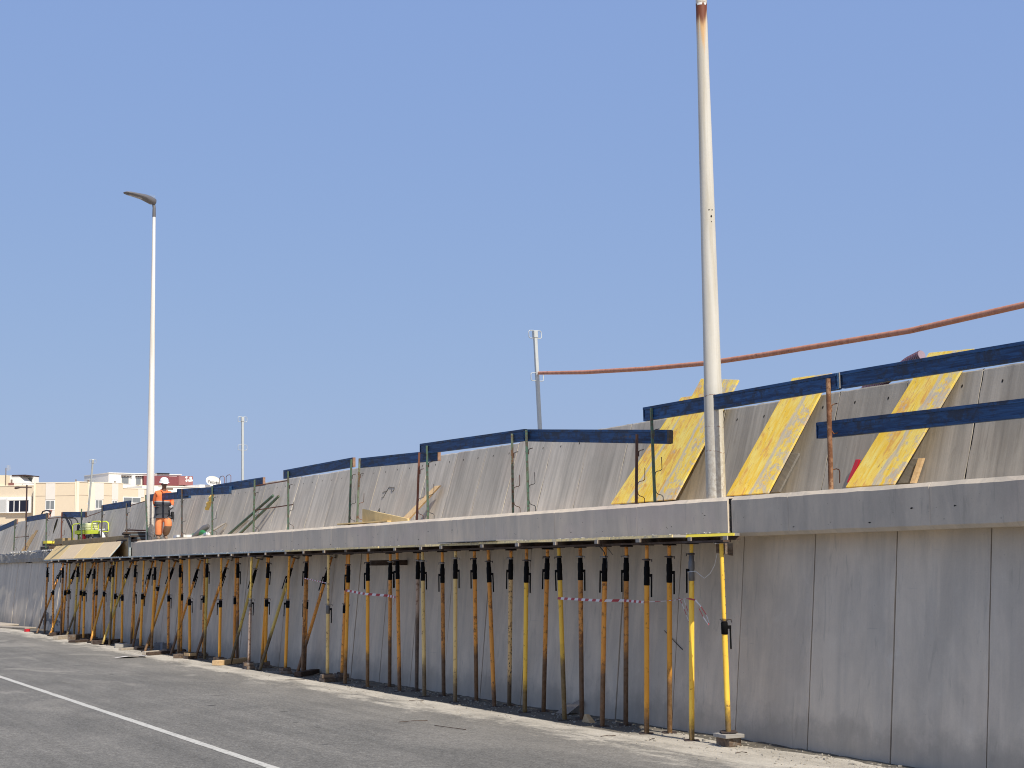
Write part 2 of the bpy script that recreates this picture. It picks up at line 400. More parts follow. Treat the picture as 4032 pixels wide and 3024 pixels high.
M['timberp'] = wood('pale_timber_end', (.46, .40, .32, 1), (.36, .31, .25, 1), .3)
M['plank'] = wood('sawn_plank', (.62, .44, .24, 1), (.52, .35, .18, 1), 0)
M['plyA'] = wood('yellow_plywood', (.66, .49, .23, 1), (.58, .43, .20, 1), .1, .3)
M['plyB'] = wood('pinkish_plywood', (.62, .48, .30, 1), (.55, .43, .28, 1), .1, .3)
M['plybrown'] = wood('brown_plywood', (.42, .30, .145, 1), (.31, .22, .11, 1), .2, .5)
M['greyplank'] = wood('weathered_grey_plank', (.33, .31, .28, 1), (.25, .235, .21, 1), .5)
M['edgeblue'] = wood('blue_grey_board_edge', (.36, .40, .40, 1), (.22, .26, .265, 1), .5)
M['edgeolive'] = wood('olive_board_edge', (.80, .64, .30, 1), (.62, .50, .27, 1), .6)
M['edgeyel'] = wood('bright_yellow_board_edge', (.85, .68, .06, 1), (.80, .66, .10, 1), .1)
def yboard():
    m = NB('worn_yellow_shutter_board'); co = m.coord('Object', rnd=True); st = m.coord('Object', (7, 1, 1.0), rnd=True)
    n = m.noise(st, 2.2, 6, .65, .9); f = m.noise(co, 11, 6, .78); b = m.noise(co, 3.0, 4, .6); g = m.noise(m.coord('Object', (14, 1, 2.2), rnd=True), 2.2, 6, .7, .6)
    col = m.mix(m.ramp(n, .36, .64), (.92, .58, .045, 1), (.96, .78, .22, 1))
    col = m.mix(m.math('MULTIPLY', m.ramp(m.math('ADD', m.math('MULTIPLY', n, .6), m.math('MULTIPLY', b, .5)), .56, .66), .8), col, (.74, .33, .05, 1))
    col = m.mix(m.math('MULTIPLY', m.math('MULTIPLY', m.ramp(g, .58, .66), m.ramp(f, .44, .56)), .85), col, (.40, .25, .10, 1))
    x = m.sep(m.coord('Object'))
    wob = m.math('MULTIPLY', m.math('SUBTRACT', m.noise(m.coord('Object', (.5, 1, 1), rnd=True), 2.5, 4), .5), .16)
    xs = m.math('ADD', x[0], wob)
    band = m.ramp(m.math('ABSOLUTE', m.math('SUBTRACT', xs, .085)), .018, .05, True)
    right = m.math('MULTIPLY', m.ramp(xs, .07, .15), m.ramp(m.math('ADD', m.math('MULTIPLY', f, .7), m.math('MULTIPLY', b, .35)), .50, .58))
    gg = m.math('MAXIMUM', m.math('MULTIPLY', band, m.ramp(f, .34, .46)), right)
    pat = m.ramp(m.math('ADD', m.math('MULTIPLY', f, .45), m.math('MULTIPLY', b, .6)), .60, .66)
    gg = m.math('MAXIMUM', gg, m.math('MULTIPLY', pat, .8))
    col = m.mix(m.math('MULTIPLY', gg, .85), col, m.mix(m.ramp(g, .4, .6), (.50, .47, .40, 1), (.66, .58, .42, 1)))
    sp = m.math('MULTIPLY', m.ramp(m.noise(co, 40, 4, .7), .60, .70), m.ramp(f, .42, .58))
    col = m.mix(m.math('MULTIPLY', sp, .7), col, (.20, .14, .08, 1))
    return m.done(col, .6, n, .4, .004, spec=.35)
M['yboard'] = yboard()
def render_(name, c, var=.08): return plain(name, c, .9, var, 3, coord='World', bump=.05)
M['tan'] = render_('ochre_render', (.66, .555, .41)); M['cream'] = render_('cream_render', (.80, .72, .56)); M['pale'] = render_('pale_grey_render', (.68, .64, .58))
M['whiter'] = render_('white_render', (.80, .78, .72), .05); M['beige'] = render_('beige_render', (.74, .64, .47), .15); M['maroon'] = render_('maroon_panel', (.20, .055, .06), .2)
M['maroon2'] = render_('faded_maroon_panel', (.30, .12, .115), .2)
M['winframe'] = plain('white_window_frame', (.80, .79, .76), .4, .03)
M['glass'] = plain('window_glass_dark', (.012, .012, .022), .12, .2); M['curtain'] = plain('curtained_window', (.20, .215, .22), .35, .3, 2)
M['shutter'] = plain('roller_shutter', (.50, .50, .48), .6, .05); M['brick'] = render_('brick_red', (.25, .11, .09)); M['brownsh'] = render_('brown_shutter', (.22, .17, .13), .3)
M['darkpole'] = plain('dark_red_steel', (.045, .022, .02), .6, .2)
# people
M['skin'] = plain('skin', (.20, .105, .065), .6, .1); M['jorange'] = plain('hi_vis_orange', (.88, .20, .06), .8, .4, 11, bump=.6); M['torange'] = plain('orange_trousers', (.82, .27, .10), .85, .55, 9, bump=.8)
M['jgrey'] = plain('charcoal_fabric', (.055, .056, .065), .85, .5, 9); M['reflect'] = plain('reflective_band', (.42, .41, .40), .5, .1)
M['glove'] = plain('grey_glove', (.36, .36, .36), .85, .3, 20); M['boot'] = plain('dusty_boot', (.26, .19, .14), .9, .3); M['helmet'] = plain('white_helmet', (.82, .81, .75), .35, .04)
M['darkbrown'] = plain('dark_brown', (.20, .12, .075), .9, .4, 10)
M['hose'] = plain('grey_hose', (.30, .22, .26), .5, .2); M['hosedark'] = plain('hose_rib', (.10, .035, .055), .5, .2)

# ---------------------------------------------------------------- measured tables (world metres)
PROPS=[((11.178, 56.062, 0.0), (11.178, 55.734), 'A', 'b', 0.35), ((11.08, 54.15, 0.06), (11.08, 54.29), 'B', 'r', 0), ((11.108, 52.963, 0.04), (11.108, 52.855), 'A', 'b', 0.3), ((11.284, 53.525, 0.1), (11.284, 53.051), 'B', 'r', 0), ((11.612, 54.336, 0.0), (11.45, 53.386), 'B', 'g', 0), ((11.114, 51.039, 0.05), (11.114, 50.554), 'A', 'k', 0.3), ((11.322, 51.28, 0.1), (11.322, 50.906), 'B', 'r', 0), ((11.206, 50.054, 0.05), (11.206, 49.983), 'B', 'o', 0), ((11.439, 49.865, 0.0), (11.439, 49.652), 'A', 'r', 0), ((11.589, 50.169, 0.04), (11.45, 49.257), 'B', 'r', 0), ((11.584, 48.867, 0.08), (11.45, 48.445), 'B', 'r', 0), ((11.08, 46.029, 0.0), (11.08, 45.671), 'A', 'k', 0.4), ((11.431, 47.016, 0.1), (11.431, 46.714), 'B', 'o', 0), ((11.311, 45.499, 0.08), (11.311, 45.491), 'B', 'o', 0), ((11.304, 44.398, 0.0), (11.304, 43.968), 'A', 'b', 0.2), ((11.624, 45.394, 0.05), (11.45, 44.628), 'B', 'o', 0), ((11.205, 42.944, 0.1), (11.205, 42.701), 'B', 'o', 0), ((11.154, 41.59, 0.0), (11.154, 41.286), 'A', 'o', 0.2), ((11.68, 43.806, 0.05), (11.45, 41.674), 'B', 'r', 0), ((11.395, 40.794, 0.1), (11.395, 40.793), 'B', 'r', 0), ((11.281, 39.414, 0.0), (11.281, 39.306), 'A', 'o', 0.15), ((11.616, 40.348, 0.05), (11.45, 39.729), 'B', 'r', 0), ((11.117, 37.825, 0.15), (11.117, 37.941), 'B', 'o', 0), ((11.319, 37.234, 0.0), (11.319, 37.059), 'A', 'k', 0.25), ((11.553, 38.117, 0.1), (11.45, 37.727), 'B', 'r', 0), ((11.102, 35.323, 0.15), (11.102, 35.235), 'B', 'o', 0), ((11.541, 35.326, 0.0), (11.45, 35.042), 'A', 'b', 0.4), ((11.548, 35.6, 0.1), (11.45, 35.194), 'B', 'r', 0), ((11.084, 33.098, 0.15), (11.084, 32.947), 'C', 'g', 0), ((11.527, 33.538, 0.0), (11.45, 32.829), 'A', 'o', 0.1), ((11.541, 33.299, 0.12), (11.45, 32.927), 'B', 'o', 0), ((11.262, 31.201, 0.12), (11.262, 30.974), 'B', 'o', 0), ((11.301, 30.288, 0.0), (11.301, 30.035), 'C2', 'b', 0.3), ((11.603, 30.959, 0.0), (11.45, 30.372), 'B', 'r', 0.2), ((11.162, 28.504, 0.15), (11.162, 28.442), 'C', 'p', 0), ((11.256, 27.818, 0.0), (11.256, 27.597), 'A', 'o', 0.2), ((11.471, 28.51, 0.15), (11.471, 28.209), 'B', 'r', 0), ((11.278, 26.746, 0.0), (11.278, 26.707), 'A', 'o', 0.25), ((11.613, 26.48, 0.0), (11.45, 26.04), 'A', 'b', 0.35), ((11.392, 25.53, 0.0), (11.392, 25.598), 'A', 'r', 0.15), ((11.641, 25.334, 0.0), (11.45, 24.809), 'A', 'g', 0.55), ((11.311, 24.29, 0.0), (11.311, 24.322), 'A', 'p', 0.2), ((11.604, 24.126, 0.0), (11.45, 23.811), 'A', 'b', 0.3), ((11.275, 23.004, 0.0), (11.275, 22.934), 'A', 'p', 0.15), ((11.625, 22.909, 0.0), (11.45, 22.577), 'A', 'r', 0.35), ((11.409, 21.857, 0.0), (11.409, 22.002), 'A', 'r', 0.1), ((11.664, 21.824, 0.0), (11.45, 21.29), 'A', 's', 0.15), ((11.349, 20.734, 0.0), (11.349, 20.59), 'A', 'y', 0.15), ((11.641, 20.663, 0.0), (11.45, 20.114), 'A', 'r', 0.35), ((11.298, 19.432, 0.0), (11.298, 19.509), 'A', 'y', 0.35), ((11.538, 19.343, 0.0), (11.45, 19.147), 'A', 'b', 0.4), ((11.277, 18.356, 0.0), (11.277, 18.177), 'A', 'r', 0.3), ((11.613, 18.272, 0.0), (11.45, 17.894), 'A', 'b', 0.4), ((11.299, 17.265, 0.0), (11.299, 17.147), 'A', 'o', 0.1), ((11.581, 17.135, 0.0), (11.45, 16.834), 'A', 'o', 0.3), ((11.342, 16.285, 0.0), (11.342, 16.169), 'A', 'y', 0.08), ((11.39, 15.56, 0.17), (11.27, 15.424), 'B', 'y', 0.1)]
RAKERS=[((10.95, 56.294, 0.0), (11.98, 56.931)), ((10.95, 54.052, 0.0), (11.98, 54.618)), ((10.95, 51.496, 0.0), (11.98, 52.172)), ((10.95, 47.964, 0.0), (11.98, 49.537)), ((10.95, 46.404, 0.0), (11.98, 47.08)), ((11.234, 43.947, 0.0), (11.98, 44.65)), ((10.97, 41.604, 0.0), (11.98, 42.221)), ((11.183, 39.785, 0.0), (11.98, 39.835)), ((11.221, 37.707, 0.0), (11.98, 37.406)), ((11.258, 34.989, 0.0), (11.98, 35.072)), ((11.14, 32.513, 0.0), (11.98, 32.605)), ((11.284, 30.574, 0.0), (11.98, 30.322))]
POSTS=[((11.92, 66.495, 3.08), (11.92, 66.318, 4.402), 'g'), ((11.92, 63.936, 3.08), (11.92, 63.876, 4.387), 'd'), ((11.92, 59.84, 3.08), (11.92, 59.886, 4.443), 'g'), ((11.92, 57.145, 3.08), (11.92, 57.09, 4.363), 'r'), ((11.92, 53.781, 3.08), (11.92, 53.888, 4.373), 'g'), ((11.92, 50.897, 3.08), (11.92, 50.812, 4.367), 'd'), ((11.92, 47.508, 3.08), (11.92, 47.614, 4.312), 'd'), ((11.92, 45.037, 3.08), (11.92, 45.311, 4.462), 'g'), ((11.92, 41.427, 3.08), (11.92, 41.479, 4.45), 'd'), ((11.92, 38.617, 3.08), (11.92, 38.654, 4.398), 'g'), ((11.92, 35.307, 3.08), (11.92, 35.234, 4.372), 'g'), ((11.92, 32.865, 3.08), (11.92, 32.876, 4.435), 'g'), ((11.92, 29.209, 3.08), (11.92, 29.078, 4.457), 'g'), ((11.92, 28.786, 3.08), (11.92, 28.642, 4.449), 'l'), ((11.92, 25.876, 3.08), (11.92, 25.741, 4.364), 'r'), ((11.92, 25.384, 3.08), (11.92, 25.403, 4.468), 'g'), ((11.92, 22.075, 3.08), (11.92, 22.07, 4.42), 'l'), ((11.92, 21.545, 3.08), (11.92, 21.578, 4.442), 'g'), ((11.92, 18.34, 3.08), (11.92, 18.276, 4.104), 'b'), ((11.92, 17.855, 3.08), (11.92, 17.89, 4.446), 'g'), ((11.92, 14.083, 3.08), (11.92, 14.055, 4.433), 't')]
BEAMS=[((12.0, 74.336, 3.897), (12.0, 66.462, 4.311), 0.216), ((12.0, 64.079, 4.316), (12.0, 59.704, 4.33), 0.226), ((12.0, 57.421, 4.29), (12.0, 53.679, 4.158), 0.178), ((12.0, 51.002, 4.282), (12.0, 47.361, 4.282), 0.185), ((12.0, 45.493, 4.383), (12.0, 41.105, 4.281), 0.184), ((12.0, 42.007, 4.38), (12.0, 37.275, 4.222), 0.183), ((12.0, 38.845, 4.332), (12.0, 34.887, 4.317), 0.182), ((12.0, 33.232, 4.384), (12.0, 29.053, 4.399), 0.241), ((12.0, 28.889, 4.37), (12.0, 25.125, 4.271), 0.186), ((12.0, 25.743, 4.431), (12.0, 21.7, 4.369), 0.228), ((12.0, 21.856, 4.379), (12.0, 17.618, 4.017), 0.194), ((12.0, 18.113, 4.379), (12.0, 13.917, 4.387), 0.183), ((12.0, 13.889, 4.397), (12.0, 10.366, 4.381), 0.191), ((12.0, 14.398, 3.837), (12.0, 10.409, 3.79), 0.246)]
RODS=[((11.98, 59.829, 4.217), (11.98, 57.316, 4.193)), ((11.98, 53.582, 4.062), (11.98, 51.053, 4.182)), ((11.98, 47.688, 4.212), (11.98, 45.471, 4.294)), ((11.98, 35.371, 4.231), (11.98, 33.039, 4.235)), ((11.98, 35.38, 3.64), (11.98, 32.749, 3.67)), ((11.98, 66.668, 3.641), (11.98, 63.624, 3.618))]
JOISTS=[54.37, 53.18, 51.974, 50.401, 49.475, 48.142, 47.058, 45.857, 44.737, 43.393, 42.419, 41.152, 39.717, 39.595, 38.543, 37.786, 36.378, 35.278, 34.263, 33.07, 31.919, 30.634, 29.503, 28.352, 28.371, 27.271, 26.124, 24.964, 23.853, 22.988, 21.469, 20.318, 19.155, 18.004, 16.954, 16.087, 15.316]
GROOVES=[41.497, 39.126, 36.753, 34.467, 32.115, 29.759, 27.421, 25.102, 24.038, 22.788, 20.414, 18.07]
GROOVES2=[14.717, 12.298]
PIPE=[(13.35, 23.658, 5.691), (13.35, 22.077, 5.519), (13.35, 20.183, 5.354), (13.35, 18.576, 5.243), (13.35, 18.113, 5.224), (13.35, 17.156, 5.19), (13.35, 15.615, 5.151), (13.35, 14.151, 5.115), (13.35, 12.286, 5.151), (13.35, 11.318, 5.182)]
YB=[[(12.338, 19.701, 3.161), (12.337, 18.933, 3.158), (13.104, 18.328, 4.736), (13.107, 18.855, 4.744)], [(12.3, 18.975, 3.156), (12.301, 17.933, 3.16), (13.103, 17.402, 4.852), (13.141, 18.365, 4.979)], [(12.31, 16.7, 3.152), (12.309, 15.797, 3.149), (13.091, 15.371, 4.709), (13.099, 16.189, 4.735)], [(12.308, 14.274, 3.145), (12.307, 13.432, 3.141), (13.089, 12.833, 4.701), (13.103, 13.582, 4.75)]]
GP=[(12.619, 16.161, 3.171), (12.619, 15.953, 3.172), (12.768, 15.698, 3.667), (12.773, 15.897, 3.685)]
LVL=[(12.625, 14.615, 3.225), (12.622, 14.546, 3.214), (12.709, 14.46, 3.505), (12.71, 14.531, 3.509)]
BRP=[(12.607, 13.749, 3.165), (12.606, 13.448, 3.163), (12.691, 13.381, 3.444), (12.694, 13.563, 3.456)]
HOSE=[(13.25, 14.912, 4.45), (13.25, 14.62, 4.487), (13.25, 14.33, 4.613), (13.25, 14.09, 4.711), (13.25, 13.858, 4.764)]
FAC={'L': ((20.76, 159.19), (29.22, 152.83)), 'M': ((29.06, 151.96), (32.62, 150.0)), 'N': ((32.62, 150.0), (40.89, 152.89)), 'R': ((37.6, 157.74), (50.1, 160.24)), 'W': ((40.28, 154.55), (50.39, 157.58))}
ROOFZ=10.66
BEL={'roofL': ('L', 6.98, 10.59, 10.46, 10.34), 'roofM': ('M', 0.0, 4.07, 10.64, 10.59), 'roofN': ('N', 0.01, 5.29, 10.69, 10.74), 'roofN2': ('N', 5.29, 8.76, 10.05, 10.43), 'win1': ('L', 7.91, 10.43, 7.77, 9.33), 'glass1': ('L', 8.17, 10.19, 7.89, 8.99), 'shut1': ('L', 8.04, 10.22, 8.99, 9.21), 'm1': ('L', 8.65, 8.73, 7.9, 9.0), 'm2': ('L', 9.21, 9.31, 7.89, 8.98), 'win0': ('L', 5.37, 7.88, 7.79, 9.36), 'shut0': ('L', 5.37, 7.8, 7.87, 9.11), 'pil1': ('M', -0.07, 0.12, 6.72, 10.6), 'pal1': ('M', 1.12, 2.04, 8.99, 10.58), 'win2': ('M', 1.12, 2.04, 7.98, 8.94), 'pal1b': ('M', 1.12, 2.04, 6.7, 7.96), 'pil2': ('M', 3.97, 4.07, 6.66, 10.61), 'pil3': ('N', 0.01, 0.32, 6.91, 10.62), 'pil4': ('N', 1.33, 2.07, 6.93, 10.66), 'pal2': ('N', 2.07, 3.07, 9.03, 10.66), 'win3': ('N', 2.1, 2.93, 8.11, 9.01), 'pal3': ('N', 4.0, 4.73, 9.02, 10.66), 'win4': ('N', 4.0, 4.64, 8.47, 8.97), 'win5': ('N', 5.29, 7.37, 8.7, 9.34), 'pal4': ('N', 7.04, 7.76, 9.34, 10.54), 'grM': ('M', 0.0, 4.07, 9.33, 9.36), 'grN': ('N', 0.01, 4.0, 9.39, 9.42), 'roomL': ('L', 5.37, 7.64, 10.36, 11.54), 'stair': ('L', 7.64, 9.63, 10.42, 11.49), 'slabtop': ('L', 7.93, 9.37, 11.46, 11.56), 'winr': ('L', 8.73, 9.21, 10.81, 11.33), 'chim': ('L', 7.85, 8.28, 10.45, 10.75), 'pot': ('L', 8.04, 8.17, 10.75, 11.08), 'mast': ('L', 7.43, 7.53, 11.09, 12.24), 'rail': ('L', 8.04, 10.59, 10.45, 10.6), 'white': ('R', 0.0, 8.48, 10.77, 12.14), 'cont1': ('R', 3.78, 7.8, 10.89, 11.88), 'cont2': ('R', 7.8, 9.51, 10.97, 11.95), 'sh1': ('R', 1.41, 2.46, 10.97, 11.84), 'sh2': ('R', 3.0, 3.75, 10.89, 11.82), 'wlow': ('W', 0.21, 8.3, 8.41, 10.69), 'wlow2': ('W', 6.9, 10.56, 8.48, 11.02), 'dish': ('W', 7.22, 9.04, 10.84, 11.73), 'wslot': ('W', 2.76, 3.64, 10.29, 10.48)}
G1 = [(13.35, 23.782, 6.495), (13.35, 23.695, 5.691), (13.35, 23.655, 4.67)]
G2 = [(13.35, 40.538, 6.444), (13.35, 40.521, 5.64), (13.35, 40.502, 4.656)]
G3 = [(13.35, 58.559, 6.448), (13.35, 59.168, 4.489)]
STREAKS = [(8.26, 37.1, .5, -.3, .05), (8.03, 36.44, .34, -.3, .04), (7.71, 34.8, .2, -.3, .05), (8.10, 33.4, .12, -.6, .06), (8.39, 26.78, .60, -.10, .035), (7.70, 24.92, .18, -.3, .05),
       (9.28, 26.8, .22, -.3, .025), (8.34, 23.2, .16, -.6, .03), (8.31, 21.61, .13, -.7, .05), (7.95, 20.68, .11, -.6, .04), (8.12, 20.27, .08, -.6, .03), (7.92, 21.5, .10, -.6, .03), (7.25, 18.64, .14, 0, .02), (9.19, 20.44, .2, -.3, .03)]
STICKS = [(9.16, 20.57, -.35, .44), (9.40, 19.85, -1.6, .75), (10.6, 17.3, -.3, .22), (10.9, 16.6, .4, .18), (11.0, 14.9, -.3, .16), (10.7, 23.6, -.5, .25), (10.6, 29.4, -.4, .4)]
LOOSE = [(11.35, 54.3, 1.6, .25, .12, -.46, 'timberd', 'dark squared timber lying under the leftmost props'),
         (10.90, 51.4, 1.1, .18, .12, -.75, 'timberp', 'pale squared timber with a bright end, far left of the prop feet'),
         (11.25, 50.7, 1.0, .20, .16, -.9, 'timber', 'brown timber beside the far pale one'),
         (11.10, 48.9, 1.4, .30, .07, -1.0, 'timberd', 'flat dark board crossing the feet left of the middle'),
         (11.35, 47.6, 1.1, .12, .10, -1.05, 'timber', 'squared timber with a pale end beside the slanting props'),
         (11.20, 47.0, .8, .35, .12, -.9, 'timberd', 'dark timber block under two slanting props'),
         (11.15, 44.6, .5, .50, .10, -.2, 'greyplank', 'square grey board with a prop standing on it'),
         (10.98, 43.2, .8, .12, .06, -1.0, 'timberp', 'thin pale batten on the road edge near the hollow blocks'),
         (11.30, 40.7, 1.6, .12, .09, -1.05, 'timberp', 'upper pale ended timber in front of the two hollow blocks'),
         (11.25, 40.35, 1.5, .14, .08, -1.0, 'timberd', 'lower dark timber in front of the two hollow blocks'),
         (11.35, 38.6, 1.2, .22, .10, -.85, 'timber', 'brown timber under the slanting prop left of the scrap heap'),
         (11.42, 35.2, 1.4, .22, .11, -.95, 'plank', 'brown wedge shaped timber near the middle slanting props'),
         (11.45, 30.4, .9, .16, .10, -.8, 'timberd', 'dark timber lying between the last slanting prop and the wall')]
def frameX(p0, p1, up=Vector((0, 0, 1))):    # local x from p0 to p1, local z close to up
    p0 = Vector(p0); x = (Vector(p1) - p0).normalized(); y = up.cross(x).normalized(); z = x.cross(y)
    return Matrix.Translation(p0) @ Matrix((x, y, z)).transposed().to_4x4()
def frameZ(p0, p1, hint):
    p0 = Vector(p0); z = (Vector(p1) - p0).normalized(); y = z.cross(hint).normalized(); x = y.cross(z)
    return Matrix.Translation(p0) @ Matrix((x, y, z)).transposed().to_4x4()
ORD = ['zeroth', 'first', 'second', 'third', 'fourth', 'fifth', 'sixth', 'seventh', 'eighth', 'ninth', 'tenth', 'eleventh', 'twelfth', 'thirteenth',
       'fourteenth', 'fifteenth', 'sixteenth', 'seventeenth', 'eighteenth', 'nineteenth', 'twentieth']
def ordn(k):
    if k <= 20: return ORD[k]
    t = {2: 'twenty', 3: 'thirty', 4: 'forty', 5: 'fifty'}[k // 10]
    return t + '-' + ORD[k % 10] if k % 10 else {3: 'thirtieth', 4: 'fortieth', 5: 'fiftieth'}[k // 10]
XS = 11.75          # slab face
# ================================================================ ground, road
b = MB(); b.add([(-400, -200, -.03), (500, -200, -.03), (500, 900, -.03), (-400, 900, -.03)], [(0, 1, 2, 3)])
tag(b.build('ground', M['ground']), kind='structure')
road = tag(thing('road', (0, 0, 0), None, None), kind='structure')
b = MB(); b.add([(-9, -40, 0), (12.4, -40, 0), (12.4, 420, 0), (-9, 420, 0)], [(0, 1, 2, 3)])
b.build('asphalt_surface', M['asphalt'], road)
b = MB(); vs = []; fs = []; k = 0; y = -30
while y < 300:       # worn edge line, slightly wavy
    o1 = random.uniform(-.006, .006); o2 = random.uniform(-.006, .006)
    vs += [(5.885 + o1, y, .004), (6.01 + o2, y, .004)]; y += .35; k += 1
for i in range(k - 1): fs.append((2 * i, 2 * i + 1, 2 * i + 3, 2 * i + 2))
b.add(vs, fs); b.build('edge_line', M['line'], road)
def blob(pts, z=.004):
    bb_ = MB(); bb_.add([(x, y, z) for x, y in pts], [tuple(range(len(pts)))]); return bb_
for (x, y, l, a, wd) in STREAKS:
    n = 10; pts = []
    for i in range(n):
        t = 2 * math.pi * i / n; r = random.uniform(.75, 1.1)
        u, v = math.cos(t) * l / 2 * r, math.sin(t) * wd / 2 * r
        pts.append((x + u * math.cos(a) - v * math.sin(a), y + u * math.sin(a) + v * math.cos(a)))
    blob(pts).build('dark_streak', M['nearblack'], road)  # flat near-black streaks lying on the road surface
# lumpy dirt strip along the wall foot
b = MB(); vs = []; fs = []; rows = 7; nst = 0; y = 3.0
while y < 78:
    for r in range(rows):
        t = r / (rows - 1); x = 12.0 - t * (.42 + .10 * math.sin(y * 1.7) + random.uniform(-.04, .04))
        vs.append((x, y, .045 * (1 - t) ** 1.6 * random.uniform(.35, 1.3) + .002 * (1 - t) - (.004 if r == rows - 1 else 0)))
    nst += 1; y += .16
for i in range(nst - 1):
    for r in range(rows - 1):
        a = i * rows + r; fs.append((a, a + rows, a + rows + 1, a + 1))
b.add(vs, fs, 0, True); tag(b.build('dirt_heap', M['dirt']), 'strip of grey dirt swept along the foot of the lower wall', 'dirt', kind='stuff')

# ================================================================ lower wall
BT = .10; X0 = 11.83
lw = thing('retaining_wall', (X0, 15, 0), 'lower concrete retaining wall of upright panels behind the yellow props', 'wall')
Y0, PIT = 11.73, 1.4335
def panelmesh(width, z0, z1, bx, thick, jag, X, y0, roughtop=0, n=7):
    """leaning panel, jagged vertical edges; local to world coordinates"""
    mb = MB(); vs = []
    L = []; Rr = []
    for i in range(n + 1):
        z = z0 + (z1 - z0) * i / n
        L.append((random.uniform(-jag, jag) if 0 < i < n else 0, z)); Rr.append((random.uniform(-jag, jag) if 0 < i < n else 0, z))
    tz = random.uniform(-roughtop, roughtop)
    def xx(z): return X + bx * z
    for i in range(n + 1):
        z = L[i][1] + (tz if i == n else 0)
        for d in (0, thick):
            vs.append((xx(z) + d, y0 + .010 + L[i][0], z)); vs.append((xx(z) + d, y0 + width - .010 + Rr[i][0], z))
    f = []
    for i in range(n):
        a = i * 4; c = a + 4
        f += [(a, a + 1, c + 1, c), (a + 1, a + 3, c + 3, c + 1), (a + 2, a, c, c + 2), (a + 3, a + 2, c + 2, c + 3)]
    a = n * 4; f += [(a, a + 1, a + 3, a + 2), (0, 2, 3, 1)]
    # face orientation outwards (-x)
    mb.add(vs, [tuple(reversed(q)) for q in f]); return mb
k0 = -5
for k in range(k0, 48):
    y0 = Y0 + k * PIT
    far = y0 > 56
    off = random.uniform(-.008, .008)
    z1 = 2.60 if not far else 2.60 + random.choice((-.05, 0, .0, .03))
    p = panelmesh(PIT, -.05, z1, BT, .16, .004 if y0 < 40 else .0, X0 + off, y0, n=9 if y0 < 35 else 3)
    p.build('panel', M['lower'], lw)
b = MB(); b.prism([(X0 + .05, -.05), (X0 + .05 + BT * 2.6, 2.55), (X0 + 1.0, 2.55), (X0 + 1.0, -.05)], 'y', Y0 + k0 * PIT, Y0 + 48 * PIT)
# prism on 'y' expects (x,z) pairs
b.build('backing', M['joint'], lw)
for k, h in ((33, .14), (35, .10)):       # pale patches on two far panel tops
    y0 = Y0 + k * PIT; bp = MB(); bp.bb(12.06, 12.2, y0 + .1, y0 + 1.2, 2.605, 2.605 + h); bp.build('packing_block', M['whiter'], lw)
g = MB()                                  # grey smudges sprayed on the far panel
for i in range(26):
    y = random.uniform(56.6, 59.6); z = random.uniform(.25, .62)
    g.box((X0 + BT * z - .012, y, z), (.006, random.uniform(.08, .35), random.uniform(.05, .22)), Matrix.Rotation(-.0997, 3, 'Y'))
g.build('grey_smudge', plain('smudge', (.17, .17, .17), .9), lw)

# ================================================================ slabs
def slab(name, y0, y1, zb, zt, grooves, botch, label, seed, xs=XS):
    r_ = random.Random(seed)
    st = [y0]
    y = y0
    while y < y1 - .12:
        y += r_.uniform(.12, .3); st.append(min(y, y1))
    st[-1] = y1
    for g_ in grooves: st += [g_ - .012, g_, g_ + .012]
    st = sorted(s for s in st if y0 <= s <= y1)
    gs = set(grooves)
    ch = .050; vs = []; n = 0
    for y in st:
        d = .007 if y in gs else 0
        j = lambda a: r_.uniform(-a, a)
        e = [(xs + 1.0, zb), (xs + (botch or .002) + .0, zb + j(.002)), (xs + d + j(.001), zb + (botch or .002) + j(.004)),
             (xs + d + j(.001), zt - ch + j(.004)), (xs + ch + j(.003), zt + j(.003)), (xs + 1.0, zt)]
        vs += [(a, y, c) for a, c in e]; n += 1
    m_ = len(e); fs = []
    for i in range(n - 1):
        for k in range(m_):
            fs.append((i * m_ + k, (i + 1) * m_ + k, (i + 1) * m_ + (k + 1) % m_, i * m_ + (k + 1) % m_))
    fs.append(tuple(range(m_))); fs.append(tuple(reversed(range((n - 1) * m_, n * m_))))
    mb = MB(); mb.add(vs, fs)
    t = thing(name, (xs, (y0 + y1) / 2, zb), label, 'slab')
    mb.build('slab_body', M['slab'] if botch else M['slabl'], t)
    pit = MB()                        # form-tie scars and blow holes, sunk look: shallow dark cups
    y = y0 + .5
    while y < y1:
        for _k in range(2):
            z_ = zb + r_.uniform(.05, .40); q_ = r_.uniform(.002, .006); c_p = Vector((xs - .0012, y + r_.uniform(0, .4), z_))
            pit.add([c_p + Vector((0, math.cos(2 * math.pi * i / 5) * q_ * r_.uniform(.6, 2.2), math.sin(2 * math.pi * i / 5) * q_)) for i in range(5)], [tuple(range(5))])
        z = zb + r_.choice((.09, .10, .11, .24)) if r_.random() < .75 else r_.uniform(zb + .1, zt - .1)
        R_ = Matrix.Rotation(-math.pi / 2, 3, 'Y'); c = Vector((xs - .0015, y, z)); q = r_.uniform(.003, .011); nn = 9
        pit.add([c + Vector((0, math.cos(2 * math.pi * i / nn) * q * r_.uniform(.8, 3.6), math.sin(2 * math.pi * i / nn) * q * r_.uniform(.3, 1.2))) for i in range(nn)], [tuple(range(nn))])
        y += r_.uniform(.2, 1.1)
    tag(pit.build('tie_scar', M['hole'], t), kind='stuff')
    return t
slab('walkway_slab', 15.925, 46.17, 2.635, 3.098, GROOVES, 0, 'long concrete walkway slab resting on the propped formwork ledge', 3)
rs = slab('walkway_slab', 2.0, 15.868, 2.585, 3.098, GROOVES2, .045, 'bare grey concrete slab edge right of the thick white pole', 5, XS + .022)
b = MB()
